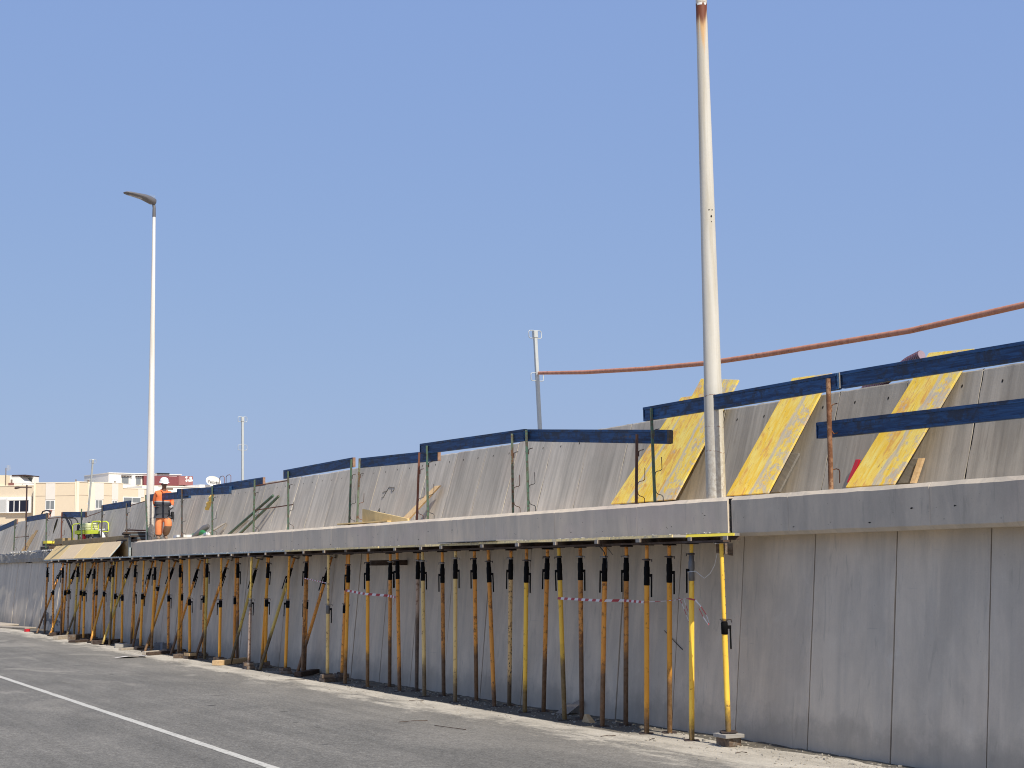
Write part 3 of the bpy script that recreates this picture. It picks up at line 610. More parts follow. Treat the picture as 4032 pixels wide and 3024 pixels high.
for i in range(14):
    z = 2.64 + i * .032; b.box((XS + .060 + random.uniform(-.012, .012), 15.897, z), (.05, .054, .036))
tag(b.build('joint_filler', M['joint']), 'dark ragged filler in the joint between the two slabs', 'joint filler')
# unpoured stretch and old rough core further off
b = MB(); vs = []; fs = []; n = 0; y = 56.0
while y < 96:
    j = lambda a: random.uniform(-a, a)
    vs += [(12.0 + j(.02), y, 2.58), (11.98 + j(.03), y, 2.72 + j(.02)), (11.99 + j(.03), y, 2.90 + j(.04)), (12.06 + j(.03), y, 2.97 + j(.035)), (12.9, y, 2.97)]
    n += 1; y += .3
for i in range(n - 1):
    for k in range(4): fs.append((i * 5 + k, (i + 1) * 5 + k, (i + 1) * 5 + k + 1, i * 5 + k + 1))
b.add(vs, fs); fin = b.build('rough_concrete_edge', M['core'])
tag(fin, 'rough unfinished concrete edge on top of the far lower wall', 'ledge')
b = MB(); b.bb(11.8, 12.9, 46.2, 56.0, 2.56, 2.62); tag(b.build('formwork_floor', M['timberd']), 'dark timber floor of the unpoured stretch behind the brown side form', 'formwork')

# ================================================================ upper wall
UB = .30; XU = 12.65; ZU = 3.05
uw = thing('retaining_wall', (XU, 20, ZU), 'upper leaning concrete wall of streaked panels behind the blue guard rails', 'wall')
PU = 1.247; YU = 12.66 - 8 * PU
holes_me = None
hm = MB(); nn = 8
hm.add([(0, .014 * math.cos(2 * math.pi * i / nn), .022 * math.sin(2 * math.pi * i / nn)) for i in range(nn)], [tuple(range(nn))]); holes_me = hm.mesh('tie_hole', M['hole'])
for k in range(0, 78):
    y0 = YU + k * PU; off = random.uniform(-.004, .004)
    zt = 4.43 + random.uniform(-.012, .012)
    n = 12 if y0 < 45 else 4; pl = MB(); jag = .008
    pl = MB(); vs = []; q = []
    for i in range(n + 1):
        z = 2.95 + (zt - 2.95) * i / n
        for s_, sy in ((0, .011), (1, PU - .011)):
            jj = random.uniform(-jag, jag) if 0 < i < n else 0
            vs.append((XU + off + UB * (z - 3.1), y0 + sy + jj, z)); vs.append((XU + off + UB * (z - 3.1) + .14, y0 + sy + jj, z))
    for i in range(n):
        a = i * 4; c = a + 4
        q += [(a, c, c + 2, a + 2), (a, a + 1, c + 1, c), (a + 2, c + 2, c + 3, a + 3), (a + 1, a + 3, c + 3, c + 1)]
    # broken top edge: split into small teeth
    a = n * 4; q += [(0, 2, 3, 1)]
    pl.add(vs, q)
    m_ = 9 if y0 < 45 else 2; tops = []
    for i in range(m_ + 1):
        yy = y0 + .006 + (PU - .012) * i / m_; dz = random.uniform(-.004, .010)
        tops += [(XU + off + UB * (zt - 3.1), yy, zt), (XU + off + UB * (zt - 3.1) + .012, yy, zt + .012 + dz), (XU + off + UB * (zt - 3.1) + .14, yy, zt + .012)]
    f2 = []
    for i in range(m_):
        a = i * 3; f2 += [(a, a + 1, a + 4, a + 3), (a + 1, a + 2, a + 5, a + 4)]
    pl.add(tops, f2)
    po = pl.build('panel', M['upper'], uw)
    if y0 < 60:
        for dy in (.3, .92):
            z = 4.26 + random.uniform(-.01, .01)
            h_ = inst('tie_hole', holes_me, po, (XU + off + UB * (z - 3.1) - .002 - XU, y0 + dy - 20, z - ZU), (0, -math.atan(UB) + 0, 0))
            h_.rotation_euler = (0, math.atan(UB), 0)
b = MB(); b.prism([(XU - .06 + .012, 2.9), (XU + UB * 1.28 + .012, 4.38), (XU + .9, 4.38), (XU + .9, 2.9)], 'y', YU, YU + 78 * PU)
b.build('backing', M['joint'], uw)
b = MB(); b.bb(13.2, 60, -60, 128, -.5, 4.1); tag(b.build('embankment', M['ground']), kind='structure')
# pencilled scribbles on the wall face: thin dark strokes standing on the surface
def strokes(pts2, name, label, y_c, z_c, sc):
    mb = MB()
    for line_ in pts2:
        P_ = [Vector((XU + UB * (z_c + v * sc - 3.1) - .006, y_c - u * sc, z_c + v * sc)) for u, v in line_]
        mb.path(P_, .0045, 4)
    mb.build('pencil_mark', M['joint'], uw)
strokes([[(-1.2, .1), (-.8, .15), (-.4, .2), (-.2, .5), (-.8, -.3), (-1.1, -.3)], [(-.2, .45), (.2, .4), (.8, .4), (.9, .2), (.6, .05), (.4, .3)]], 'a', '', 29.3, 3.78, .28)
strokes([[(-1.4, -.6), (-1.0, .0), (-.6, .5), (-.3, .1), (-.1, -.3)], [(-1.4, -.6), (-.6, -.4), (.2, -.4)], [(.0, -.1), (.3, -.5), (.5, -.6), (.45, -.3), (.1, -.2), (.6, .2)]], 'b', '', 29.4, 3.33, .28)

# ================================================================ formwork ledge
fl = thing('formwork_ledge', (11.06, 30, 2.6), 'long timber formwork ledge carried by the row of steel props under the slab', 'formwork')
y = 15.17; i = 0
while y < 55.9:
    L = random.choice((1.0, 1.5, 2.0, 2.0)) if i else 1.03
    if y > 53.5: L = 55.92 - y
    y1 = min(y + L, 55.92)
    mat = M['edgeblue'] if y > 29.5 else (M['edgeolive'] if i else M['edgeyel'])
    x0 = 11.06 + random.uniform(-.015, .015)
    if i == 0: x0 = 11.27
    z = 2.586 + random.uniform(-.003, .003)
    zt = z + .034
    bx = MB(); q_ = [(x0 + .022, y + .004), (11.735, y + (.004 if i else .60)), (11.735, y1 - .004), (x0 + .022, y1 - .004)]
    if i == 0: q_ = [(x0 + .022, y + .004), (11.44, y + .10), (11.735, y + .62), (11.735, y1 - .004), (x0 + .022, y1 - .004)]
    n_ = len(q_); bx.add([(a_, c_, zz) for zz in (z, zt) for a_, c_ in q_], [tuple(reversed(range(n_))), tuple(range(n_, 2 * n_))] + [(k, (k + 1) % n_, n_ + (k + 1) % n_, n_ + k) for k in range(n_)]); bo = bx.build('board', M['greyplank'], fl)
    ti = .020 if i == 0 else random.uniform(.003, .011)
    bx = MB(); bx.hexa([(x0, y + .004, z), (x0 + .022, y + .004, z), (x0 + .022, y1 - .004, z), (x0, y1 - .004, z), (x0 + ti, y + .004, zt + .001), (x0 + .022, y + .004, zt + .001), (x0 + .022, y1 - .004, zt + .001), (x0 + ti, y1 - .004, zt + .001)]); be = bx.build('board_edge', mat, fl); be.parent = bo
    bx = MB(); bx.bb(11.74, 12.06, max(y, 16.35) + .004, max(y1, 16.40) - .004, 2.588, 2.628); bx.build('board', M['timberd'], fl)
    y = y1; i += 1
jr = random.Random(4)
for y in JOISTS:
    wd = jr.uniform(.07, .10); x0 = 11.03 + jr.uniform(-.02, .02)
    if y < 16.25: x0 = 11.25
    jt = MB(); jt.bb(x0 + .012, 11.45 if y < 15.8 else (11.72 if y < 16.4 else 12.0), y - wd / 2, y + wd / 2, 2.534, 2.584); jo = jt.build('joist', M['timberd'], fl)
    jt = MB(); jt.bb(x0, x0 + .012, y - wd / 2, y + wd / 2, 2.534, 2.584); jt.build('joist_end', M['timberp'] if jr.random() < .8 else M['timber'], jo, bev=0).location = (0, 0, 0)
    jo.location = (0, 0, 0)
for o in list(fl.children):
    for c in [q for q in o.children if q.name.startswith('joist_end')]:    # joist ends were built about their joist's location, re-seat them on the ledge origin
        c.data.transform(Matrix.Translation(-fl.location))
y = 15.25
while y < 55.5:
    L = jr.uniform(2.2, 3.6); y1 = min(y + L, 55.6)
    for x in (11.20, 11.50):
        bt = MB(); bt.bb(x - .02 + jr.uniform(-.02, .02), x + .09, max(y, 15.9 if x > 11.4 else 0), y1 - .05, 2.507, 2.532); bt.build('bearer', M['timberd'], fl)
    y = y1
bk = MB(); bk.hexa([(11.62, 15.98, 2.38), (11.86, 15.98, 2.34), (11.86, 16.02, 2.34), (11.62, 16.02, 2.38), (11.62, 15.98, 2.50), (11.86, 15.98, 2.50), (11.86, 16.02, 2.50), (11.62, 16.02, 2.50)]); bk.build('corner_bracket', M['timber'], fl)
bk = MB(); bk.bb(11.3, 12.05, 26.6, 26.68, 2.27, 2.37); bk.build('cross_piece', M['timberd'], fl)
crumb = MB(); cr_ = random.Random(9)
for i in range(420):
    y = cr_.uniform(15.2, 55.5); x = cr_.uniform(11.06, 11.70); s_ = cr_.uniform(.005, .015)
    if cr_.random() < .5: x = cr_.uniform(11.055, 11.12)
    crumb.box((x, y, 2.617 + s_ * .4), (s_, s_ * cr_.uniform(1, 3), s_ * .8), Matrix.Rotation(cr_.uniform(0, 3), 3, 'Z') @ Matrix.Rotation(cr_.uniform(-.4, .4), 3, 'X'))
tag(crumb.build('mortar_crumb', plain('mortar_crumbs', (.45, .43, .38), .9, .4)), 'pale mortar crumbs spilled along the ledge boards', 'rubble', kind='stuff')
# torn plastic strip on the ledge edge
b = MB(); b.bb(11.03, 11.5, 23.1, 21.0, 2.632, 2.648); tag(b.build('loose_strip', M['greyplank'], bev=.003), 'pale loose plank lying on the ledge edge near its middle', 'plank')

# ================================================================ props
CN = {'o': 'bright orange', 'r': 'rust orange', 'y': 'yellow', 'k': 'khaki yellow', 'p': 'pale yellow', 'b': 'brown rusted', 'g': 'faded grey', 's': 'pale spotted'}
camdir = cr
def prop(p0, p1, kind, col, dirt, label, group, side, jit=0.0):
    p0 = Vector(p0); p1 = Vector(p1); L = (p1 - p0).length
    t = thing('steel_prop', None, label, 'prop', group, mat=frameZ(p0, p1, camdir))
    pr = M['p_' + col]
    def B(mb, name, m):
        o = mb.build(name, m, t, local=True); o['dirt'] = dirt * L; return o
    mb = MB(); mb.box((0, 0, .004), (.19, .17, .008)); B(mb, 'base_plate', M['plate'])
    mb = MB(); mb.box((0, 0, L - .004), (.18, .16, .008)); B(mb, 'head_plate', M['plate'] if kind != 'B' or col != 'y' else M['nut'])
    long_ = kind in ('A', 'C2')
    if long_:
        zs = L - .50 - jit; zt_ = L - .255 - jit
        B(MB().tube((0, 0, .008), (0, 0, zs), .035, n=14), 'outer_tube', pr)
        B(MB().lathe([(.030, zs - .01), (.040, zs - .008), (.040, zs + .07), (.037, zs + .11), (.041, zs + .15), (.040, zt_ - .01), (.034, zt_), (.033, zt_ + .07), (.024, zt_ + .075)], 14), 'sleeve', M['sleeve'] if label is None or 'grey-sleeved' not in label else M['greycollar'])
        mb = MB().lathe([(.024, zt_ + .075), (.040, zt_ + .077), (.042, zt_ + .10), (.024, zt_ + .104)], 14)
        mb.box((.052 * side, 0, zt_ + .088), (.04, .014, .014)); mb.box((-.05, .01, zt_ + .09), (.03, .014, .012)); mb.box((.066 * side, 0, zt_ + .078), (.012, .014, .035))
        B(mb, 'collar_nut', M['nutdark'] if random.random() < .6 else M['nut'])
        B(MB().tube((0, 0, zs + .1), (0, 0, L - .008), .025, n=12), 'inner_tube', pr if random.random() < .5 else M['p_r'])
        zl = zs + .125
        mb = MB(); mb.box((.050 * side, -.01, zl), (.045, .03, .038)); mb.box((.062 * side, -.012, zl - .15), (.022, .012, .28)); B(mb, 'locking_pin', M['sleeve'])
        if kind == 'C2':
            B(MB().lathe([(.024, L - .36), (.038, L - .35), (.038, L - .27), (.024, L - .26)], 14), 'upper_collar', M['sleeve'])
    else:
        zc = L - .98 - jit
        m_ = M['greycollar'] if kind == 'C' else M['sleeve']
        B(MB().tube((0, 0, .008), (0, 0, zc - .15), .035, n=14), 'outer_tube', pr)
        B(MB().lathe([(.030, zc - .16), (.042, zc - .155), (.043, zc - .02), (.036, zc - .005), (.024, zc)], 14), 'sleeve', m_)
        mb = MB().lathe([(.024, zc), (.043, zc + .002), (.043, zc + .014), (.024, zc + .018)], 14)
        mb.path([(-.05 * side, .0, zc + .02), (-.05 * side, 0, zc + .03), (0, -.052, zc + .034), (.05 * side, -.04, zc + .03), (.085 * side, -.01, zc + .022), (.09 * side, 0, zc - .015)], .006, 6)
        B(mb, 'nut_handle', M['nut'] if kind == 'C' or random.random() < .4 else M['nutdark'])
        B(MB().tube((0, 0, zc - .1), (0, 0, L - .008), .026, n=12), 'inner_tube', pr if col != 'g' else M['p_k'])
        hb = MB()
        for i in range(8):
            z = zc + .10 + i * .105; an = rad(-35 if side > 0 else -100)
            c = Vector((math.cos(an) * .0258, math.sin(an) * .0258, z)); nrm = Vector((math.cos(an), math.sin(an), 0)); u = Vector((-nrm.y, nrm.x, 0))
            hb.add([c + nrm * .001 + u * .006 * math.cos(2 * math.pi * j / 7) + Vector((0, 0, .007 * math.sin(2 * math.pi * j / 7))) for j in range(7)], [tuple(range(7))])
        tag(B(hb, 'pin_hole', M['hole']), kind='stuff')
        mb = MB(); mb.box((.056 * side, -.01, zc - .07), (.05, .03, .04)); mb.box((.070 * side, -.012, zc - .20), (.020, .012, .28)); B(mb, 'locking_pin', M['sleeve'])
    return t
N = len(PROPS)
tb = MB()
for i, (p0, tp, kind, col, dirt) in enumerate(PROPS):
    k = N - i
    side = random.choice((-1, 1))
    if i == N - 1: side = 1
    if i == 28: side = 1
    style = 'high black sleeve' if kind in ('A', 'C2') else ('galvanised middle collar' if kind == 'C' else 'black middle collar')
    if i == N - 2: style = 'scuffed grey-sleeved head'
    foot = 'on timber' if p0[2] > .04 else 'on the road'
    lab = '%s prop with %s %s, %s upright from the right' % (CN[col], style, foot, ordn(k))
    if i == N - 2: lab = 'fully sunlit yellow prop with grey-sleeved head, second upright from the right'
    if i == N - 1: lab = 'tilted yellow steel prop with drilled inner tube on stacked blocks, rightmost of the row'
    prop(p0, (tp[0], tp[1], 2.505), kind, col, dirt, lab, 'upright steel props under the ledge', side, random.uniform(-.04, .05) if i < N - 1 else 0)
RC = 'brbrkrborbko'
for i, (p0, tp) in enumerate(RAKERS):
    k = len(RAKERS) - i
    col = ['r', 'o', 'k', 'o', 'k', 'r', 'o', 'r', 'r', 'k', 'k', 'r'][i]
    prop(p0, (tp[0], tp[1], 2.47), 'A', col, .30 if i not in (1, 3, 4) else .05, '%s raking steel prop slanting up to the wall, %s slanted one from the right' % (CN[col], ordn(k)), 'slanting steel props', random.choice((-1, 1)), random.uniform(.05, .12))
# timber packing under props
for i, (p0, tp, kind, col, dirt) in enumerate(PROPS):
    h_ = p0[2]
    if h_ < .03 or i == N - 1: continue
    k = N - i
    t = thing('timber_packing', (p0[0], p0[1], 0), 'timber packing block under the %s upright prop from the right end' % ordn(k), 'timber block', 'packing blocks under the props')
    n = 2 if h_ > .09 else 1
    for j in range(n):
        bx = MB(); z0 = h_ / n * j; an = random.uniform(-.25, .25)
        l = random.uniform(.22, .34) if n == 2 else random.uniform(.3, .6)
        bx.box((p0[0], p0[1] + random.uniform(-.04, .04), z0 + h_ / n / 2), (random.uniform(.18, .26), l, h_ / n - .004), Matrix.Rotation(an, 3, 'Z'))
        bx.build('block', random.choice((M['timber'], M['timber'], M['plank'] if j == n - 1 and random.random() < .25 else M['timber'])), t, bev=.004)
    
p0 = PROPS[-1][0]
t = thing('timber_packing', (p0[0], p0[1], 0), 'stack of two short boards and a block under the rightmost tilted prop', 'timber block', 'packing blocks under the props')
Rz = Matrix.Rotation(.12, 3, 'Z')
bx = MB(); bx.box((p0[0] + .0, p0[1] + .0, .055), (.20, .24, .105), Rz); bx.build('block', M['timber'], t, bev=.004)
bx = MB(); bx.box((p0[0] - .01, p0[1] - .02, .132), (.27, .30, .045), Matrix.Rotation(-.08, 3, 'Z')); bx.build('block', M['greyplank'], t, bev=.004)
bx = MB(); bx.box((p0[0] + .02, p0[1] + .02, .163), (.16, .16, .012), Rz); bx.build('base_shim', M['plate'], t)
# loose timbers by the far props
for (x, y, l, w_, h_, an, mt, lb) in LOOSE:
    bx = MB(); bx.box((x, y, h_ / 2 + .003), (w_, l, h_), Matrix.Rotation(an, 3, 'Z'))
    tag(bx.build('loose_timber', M[mt], bev=.004), lb, 'timber')
def hollow(x, y, an, lb):
    t = thing('concrete_block', (x, y, 0), lb, 'concrete block')
    R_ = Matrix.Rotation(an, 3, 'Z'); mb = MB()
    for dy in (-.10, .10): mb.box(Vector((x, y, .10)) + R_ @ Vector((0, dy, 0)), (.40, .03, .20), R_)
    for dx in (-.185, -.06, .06, .185): mb.box(Vector((x, y, .10)) + R_ @ Vector((dx, 0, 0)), (.03, .17, .19), R_)
    mb.build('block_shell', M['block'], t)
hollow(11.62, 42.5, 1.2, 'grey hollow concrete block lying behind the props near the loose timbers')
hollow(11.66, 42.0, 1.45, 'second hollow concrete block touching the first behind the props')
hollow(11.65, 45.3, 1.3, 'lone hollow concrete block at the wall foot further left')

# wires dangling under the ledge
for (x, y, pts, r, mt, lb) in ((11.2, 18.3, [(0, 0, 2.50), (.0, -.10, 2.50), (.0, -.22, 2.42), (.02, -.26, 2.28), (.02, -.25, 2.20)], .007, 'black', 'black wire end curling down from the ledge above the tape'),
                               (11.2, 18.25, [(0, 0, 2.50), (.0, -.22, 2.50), (.02, -.36, 2.38)], .004, 'black', 'thin second wire beside the curling black one'),
                               (11.22, 16.1, [(0, 0, 2.14), (.02, -.15, 2.15), (.03, -.32, 2.06), (.03, -.45, 2.12), (.05, -.52, 2.22), (.05, -.58, 2.36)], .0035, 'whitep', 'thin pale cord strung from the sunlit prop up to the ledge corner')):
    wb_ = MB(); wb_.path([(x + a, y + c, z) for a, c, z in pts], r, 5); tag(wb_.build('loose_wire', M[mt]), lb, 'wire')
sh_ = MB(); sh_.path([(11.83 + .1 * 1.32 - .01, 17.75, 1.32), (11.83 + .1 * 1.15 - .01, 17.3, 1.08)], .006, 4); tag(sh_.build('marker_stroke', M['joint'], lw))
# rubble, scraps
rb = MB(); r_ = random.Random(21)
for i in range(2600):
    y = 5 + 50 * r_.random() ** 1.5; x = 11.85 - abs(r_.gauss(0, .55)); 
    if x < 8.2: continue
    s_ = r_.uniform(.004, .016) * (1.6 if r_.random() < .07 else 1)
    rb.box((x, y, s_ * .35), (s_ * r_.uniform(.8, 2), s_ * r_.uniform(.8, 2), s_ * .8), Matrix.Rotation(r_.uniform(0, 3), 3, 'Z') @ Matrix.Rotation(r_.uniform(-.5, .5), 3, 'X'))
for i in range(170):
    y = 5 + 50 * r_.random() ** 1.4; x = 11.80 - r_.random() ** 2 * .45; s_ = r_.uniform(.010, .030)
    rb.box((x, y, s_ * .4), (s_ * r_.uniform(.8, 2), s_ * r_.uniform(.8, 2), s_ * .8), Matrix.Rotation(r_.uniform(0, 3), 3, 'Z') @ Matrix.Rotation(r_.uniform(-.5, .5), 3, 'X'))
tag(rb.build('rubble', M['stone']), 'scattered mortar rubble on the road along the wall foot', 'rubble', kind='stuff')
def scrap(pts, th, mat, name, lb, cat):
    P_ = [Vector(p) for p in pts]; n = (P_[1] - P_[0]).cross(P_[2] - P_[0]).normalized() * th
    m_ = len(P_); mb = MB(); mb.add(P_ + [p + n for p in P_], [tuple(reversed(range(m_))), tuple(range(m_, 2 * m_))] + [(i, (i + 1) % m_, m_ + (i + 1) % m_, m_ + i) for i in range(m_)])
    return tag(mb.build(name, mat), lb, cat)
scrap([(11.62, 20.25, .01), (11.66, 19.95, .02), (11.78, 19.72, .20), (11.80, 19.82, .24), (11.76, 20.0, .16), (11.78, 20.15, .17)], .006, M['cardb'], 'cardboard_scrap', 'torn cardboard scrap leaning on the wall foot among the props', 'cardboard')
b = MB(); c = Vector((11.42, 18.95, 0)); b.add([c + Vector(v) for v in ((-.06, -.12, 0), (.05, -.12, 0), (.05, .1, 0), (-.06, .1, 0), (-.03, .03, .11), (.03, .03, .11), (.03, .08, .11), (-.03, .08, .11))],
      [(3, 2, 1, 0), (4, 5, 6, 7), (0, 1, 5, 4), (1, 2, 6, 5), (2, 3, 7, 6), (3, 0, 4, 7)])
tag(b.build('timber_wedge', M['plank'], bev=.006), 'wooden wedge standing on the ground behind the props', 'wedge')
scrap([(9.6, 11.4 + 27.9, .01), (9.9, 39.1, .05), (10.2, 39.3, .03), (10.35, 39.0, .06), (10.4, 39.4, .01), (9.9, 39.6, .02)], .01, M['tapewhite'], 'crumpled_tape', 'crumpled red and white tape lying on the road', 'tape')
TWL = ['short dark twig left of the bent one on the open road', 'bent wire like twig on the open road below the middle props', 'thin twig on the dust at the foot of the bright prop, third from right', 'thin twig by the foot of the sunlit yellow prop', 'thin twig on the dust right of the rightmost prop', 'thin twig on the dust below the middle of the tape', 'thin twig on the dust near the leftmost end of the tape']
for (x, y, an, l) in STICKS:
    b = MB(); b.path([(x, y, .008), (x + math.cos(an) * l * .5, y + math.sin(an) * l * .5, .02), (x + math.cos(an + .2) * l, y + math.sin(an + .2) * l, .006)], .005, 5)
    tag(b.build('stick', M['timberd']), TWL.pop(0), 'twig', 'twigs on the road edge')

# ================================================================ barrier tape
def tape(name, pts, wd, label, seg=.09, twist=0.0, org=None):
    pts = [Vector(p) for p in pts]; mb = MB()
    # resample
    Ls = [0]
    for a, c in zip(pts, pts[1:]): Ls.append(Ls[-1] + (c - a).length)
    def P(s_):
        for i in range(len(pts) - 1):
            if s_ <= Ls[i + 1] + 1e-9:
                return pts[i].lerp(pts[i + 1], (s_ - Ls[i]) / (Ls[i + 1] - Ls[i]))
        return pts[-1]
    n = max(2, int(Ls[-1] / seg)); vs = []
    for i in range(n + 1):
        c = P(Ls[-1] * i / n); a = twist * i; sk = .35 * wd * (1 if i % 2 else 1)
        u = Vector((math.sin(a), 0, math.cos(a)))
        t_ = (P(min(Ls[-1], Ls[-1] * i / n + .02)) - P(max(0, Ls[-1] * i / n - .02))).normalized()
        vs += [c - u * wd / 2 - t_ * sk, c + u * wd / 2 + t_ * sk]
    for i in range(n):
        mb.add([vs[2 * i], vs[2 * i + 2], vs[2 * i + 3], vs[2 * i + 1]], [(0, 1, 2, 3)], i % 2)
    o = mb.build(name, [M['tapered'], M['tapewhite']]); tag(o, label, 'tape'); return o
def on(i, z, dx=-.05):     # a point on upright number i (index) at height z
    p0, tp = PROPS[i][0], PROPS[i][1]; s_ = (z - p0[2]) / (2.505 - p0[2])
    return Vector((p0[0] + (tp[0] - p0[0]) * s_ + dx, p0[1] + (tp[1] - p0[1]) * s_, z))
A_, B_ = on(49, 1.76), on(55, 1.80)
tape('barrier_tape', [A_, on(51, 1.745), on(52, 1.745), on(53, 1.74, -.05)], .035, 'red and white barrier tape stretched across the props near the right end', .10)
tape('barrier_tape', [on(53, 1.74, -.055), on(54, 1.755), B_], .007, 'thin twisted end of the tape running to the sunlit yellow prop', .08)
tape('barrier_tape', [B_, B_ + Vector((.02, -.16, -.02)), B_ + Vector((.06, -.3, -.2)), B_ + Vector((.04, -.42, -.36)), B_ + Vector((.03, -.30, -.26)), B_ + Vector((.02, -.2, -.12))], .02, 'loose tape loop hanging off the sunlit yellow prop', .12)
C_ = on(54, 1.77, -.02) + Vector((.03, -.22, .03))
tape('barrier_tape', [C_, C_ + Vector((.03, -.08, -.18)), C_ + Vector((.05, -.18, -.40)), C_ + Vector((.03, -.17, -.22)), C_ + Vector((.0, -.1, -.02))], .022, 'short tape tail hanging between the two props left of the sunlit one', .08)
tape('barrier_tape', [on(35, 1.80), on(37, 1.74), on(38, 1.71), on(39, 1.69)], .045, 'red and white barrier tape tied across the props in the middle of the row', .10)
D_ = on(39, 1.69); tape('barrier_tape', [D_, D_ + Vector((0, .08, -.1)), D_ + Vector((0, .16, -.3))], .02, 'white tape tail hanging from the middle stretch of tape', .2)
E_ = on(32, 2.03); tape('barrier_tape', [E_, on(34, 1.94)], .02, 'short faded tape strung between props left of the middle', .09)
F_ = on(32, 2.0); tape('barrier_tape', [F_, F_ + Vector((-.01, -.03, -.5)), F_ + Vector((0, 0, -.95))], .02, 'faded tape hanging straight down from a brown prop', .12)

# ================================================================ guard rail posts and beams
PC = {'g': ('postg', 'green'), 'd': ('postd', 'dark steel'), 'r': ('postr', 'red oxide'), 'l': ('postl', 'pale green'), 'b': ('postb', 'dark brown'), 't': ('tuberust', 'flaking rusty round')}
NP = len(POSTS)
for i, (p0, p1, c) in enumerate(POSTS):
    p0 = Vector(p0); p1 = Vector(p1); L = (p1 - p0).length; mt, cn = PC[c]
    t = thing('guard_post', None, '%s guard rail post on the slab edge, %s from the right' % (cn, ordn(NP - i)), 'post', 'guard rail posts', mat=frameZ(p0, p1, camdir))
    mb = MB()
    if c == 't': mb.tube((0, 0, 0), (0, 0, L), .030, n=14)
    else: mb.box((0, 0, L / 2), (.042, .042, L))
    o = mb.build('upright', M[mt], t, local=True, bev=0 if c == 't' else .004); o['dirt'] = -1.0
    hk = MB()
    z = L - .30 if L > 1.2 else L - .22
    hk.path([(.02, 0, z - .07), (.024, -.01, z - .035), (.05, -.01, z - .01), (.10, -.01, z)], .007, 6)      # bracket under the beam
    hk.box((.028, 0, z - .06), (.016, .03, .08))
    ho = hk.build('rail_bracket', M['postd'] if c in 'gdl' else M[mt], t, local=True); ho['dirt'] = -1
    if c != 't':
        for zz, dirn in ((L * .34, 1), (.16, -1)):
            hk = MB()
            if dirn > 0: hk.path([(.018, 0, zz - .06), (.026, -.01, zz - .015), (.05, -.01, zz), (.10, -.01, zz + .01), (.118, -.01, zz + .03), (.118, -.01, zz + .20)], .006, 6)
            else: hk.path([(.018, 0, zz + .05), (.026, -.01, zz), (.05, -.01, zz - .02), (.10, -.01, zz - .035), (.118, -.01, zz - .06), (.118, -.01, zz - .16)], .006, 6)
            o = hk.build('rail_hook', M['rust'] if c in 'rbl' else M['postd'], t, local=True); o['dirt'] = -1
    else:
        hk = MB(); hk.path([(.03, 0, .26), (.07, 0, .27), (.10, 0, .26), (.11, 0, .23), (.105, 0, .10)], .007, 6); o = hk.build('rail_hook', M['rust'], t, local=True); o['dirt'] = -1
        hk = MB(); hk.path([(.02, 0, .73), (.05, 0, .69), (.10, 0, .70)], .009, 6); o = hk.build('rail_hook', M['rust'], t, local=True); o['dirt'] = -1
NBm = len(BEAMS)
BL = ['at the far left edge', 'above the green post left of the machine', 'level, above the lime framed machine', 'left of the white lamp pole', 'crossing in front of the worker', 'short, half hidden, right of the worker', 'with a pale end, right of the worker',
      'weathered, ending in a broken tip', 'between the broken tipped beam and the raised one', 'wide and bright, left of the centre bend', 'level, ending on the yellow boards', 'passing in front of the thick white pole', 'upper one at the right edge of the picture', 'lower one at the right edge of the picture']
for i, (p0, p1, h_) in enumerate(BEAMS):
    p0 = Vector(p0); p1 = Vector(p1); L = (p1 - p0).length
    dx = -.035 if i in (1, 3, 5, 7, 9, 11) else .035
    if i in (12,): dx = -.0
    if i == 13: dx = .03
    off = Vector((dx, 0, 0))
    t = thing('guard_beam', None, 'blue painted timber beam %s' % BL[i], 'beam', 'blue guard rail beams', mat=frameX(p0 + off, p1 + off))
    hh = .20
    web = MB(); web.box((L / 2, 0, 0), (L, .030, hh - .078)); web.build('web', M['beam'], t, local=True)
    for sg, nm in ((1, 'top_flange'), (-1, 'bottom_flange')):
        # flanges, one end broken on the weathered beam
        fb = MB(); fb.box((L / 2 + (random.uniform(-.02, .02)), 0, sg * (hh / 2 - .02)), (L, .066, .040)); fb.build(nm, M['beam'], t, local=True, bev=.003)
    # the near face is boarded flush: cheek strip
    ck = MB(); ck.box((L / 2, 0, 0), (L - .06, .050, hh - .082)); ck.build('cheek', M['beam'], t, local=True)
    for e in (0, 1):
        eb = MB(); eb.box((L * e + (.004 if e else -.004), 0, 0), (.012, .062, hh - .006)); eb.build('end_cap', M['endgrain'] if i in (0, 1, 2, 6, 7, 8) else M['beam'], t, local=True)
    if i in (10, 12):
        e = L if i == 10 else -0.0
        eb = MB(); eb.box((e + (.03 if i == 10 else -.03), -.012, .0), (.05, .07, hh * .93)); eb.build('end_shoe', M['postd'] if i == 10 else M['greyplank'], t, local=True)
RL = ['far left', 'behind the machine', 'left of the lamp pole', 'above the leaning green tubes', 'mid height by the green tubes', 'low at the far left']
for i, (p0, p1) in enumerate(RODS):
    b = MB(); b.tube(p0, p1, .013, n=8); o = b.build('red_rod', M['rust']); o['dirt'] = -1; tag(o, 'thin red brown rod bridging the gap between guard posts, %s' % RL[i], 'rod')

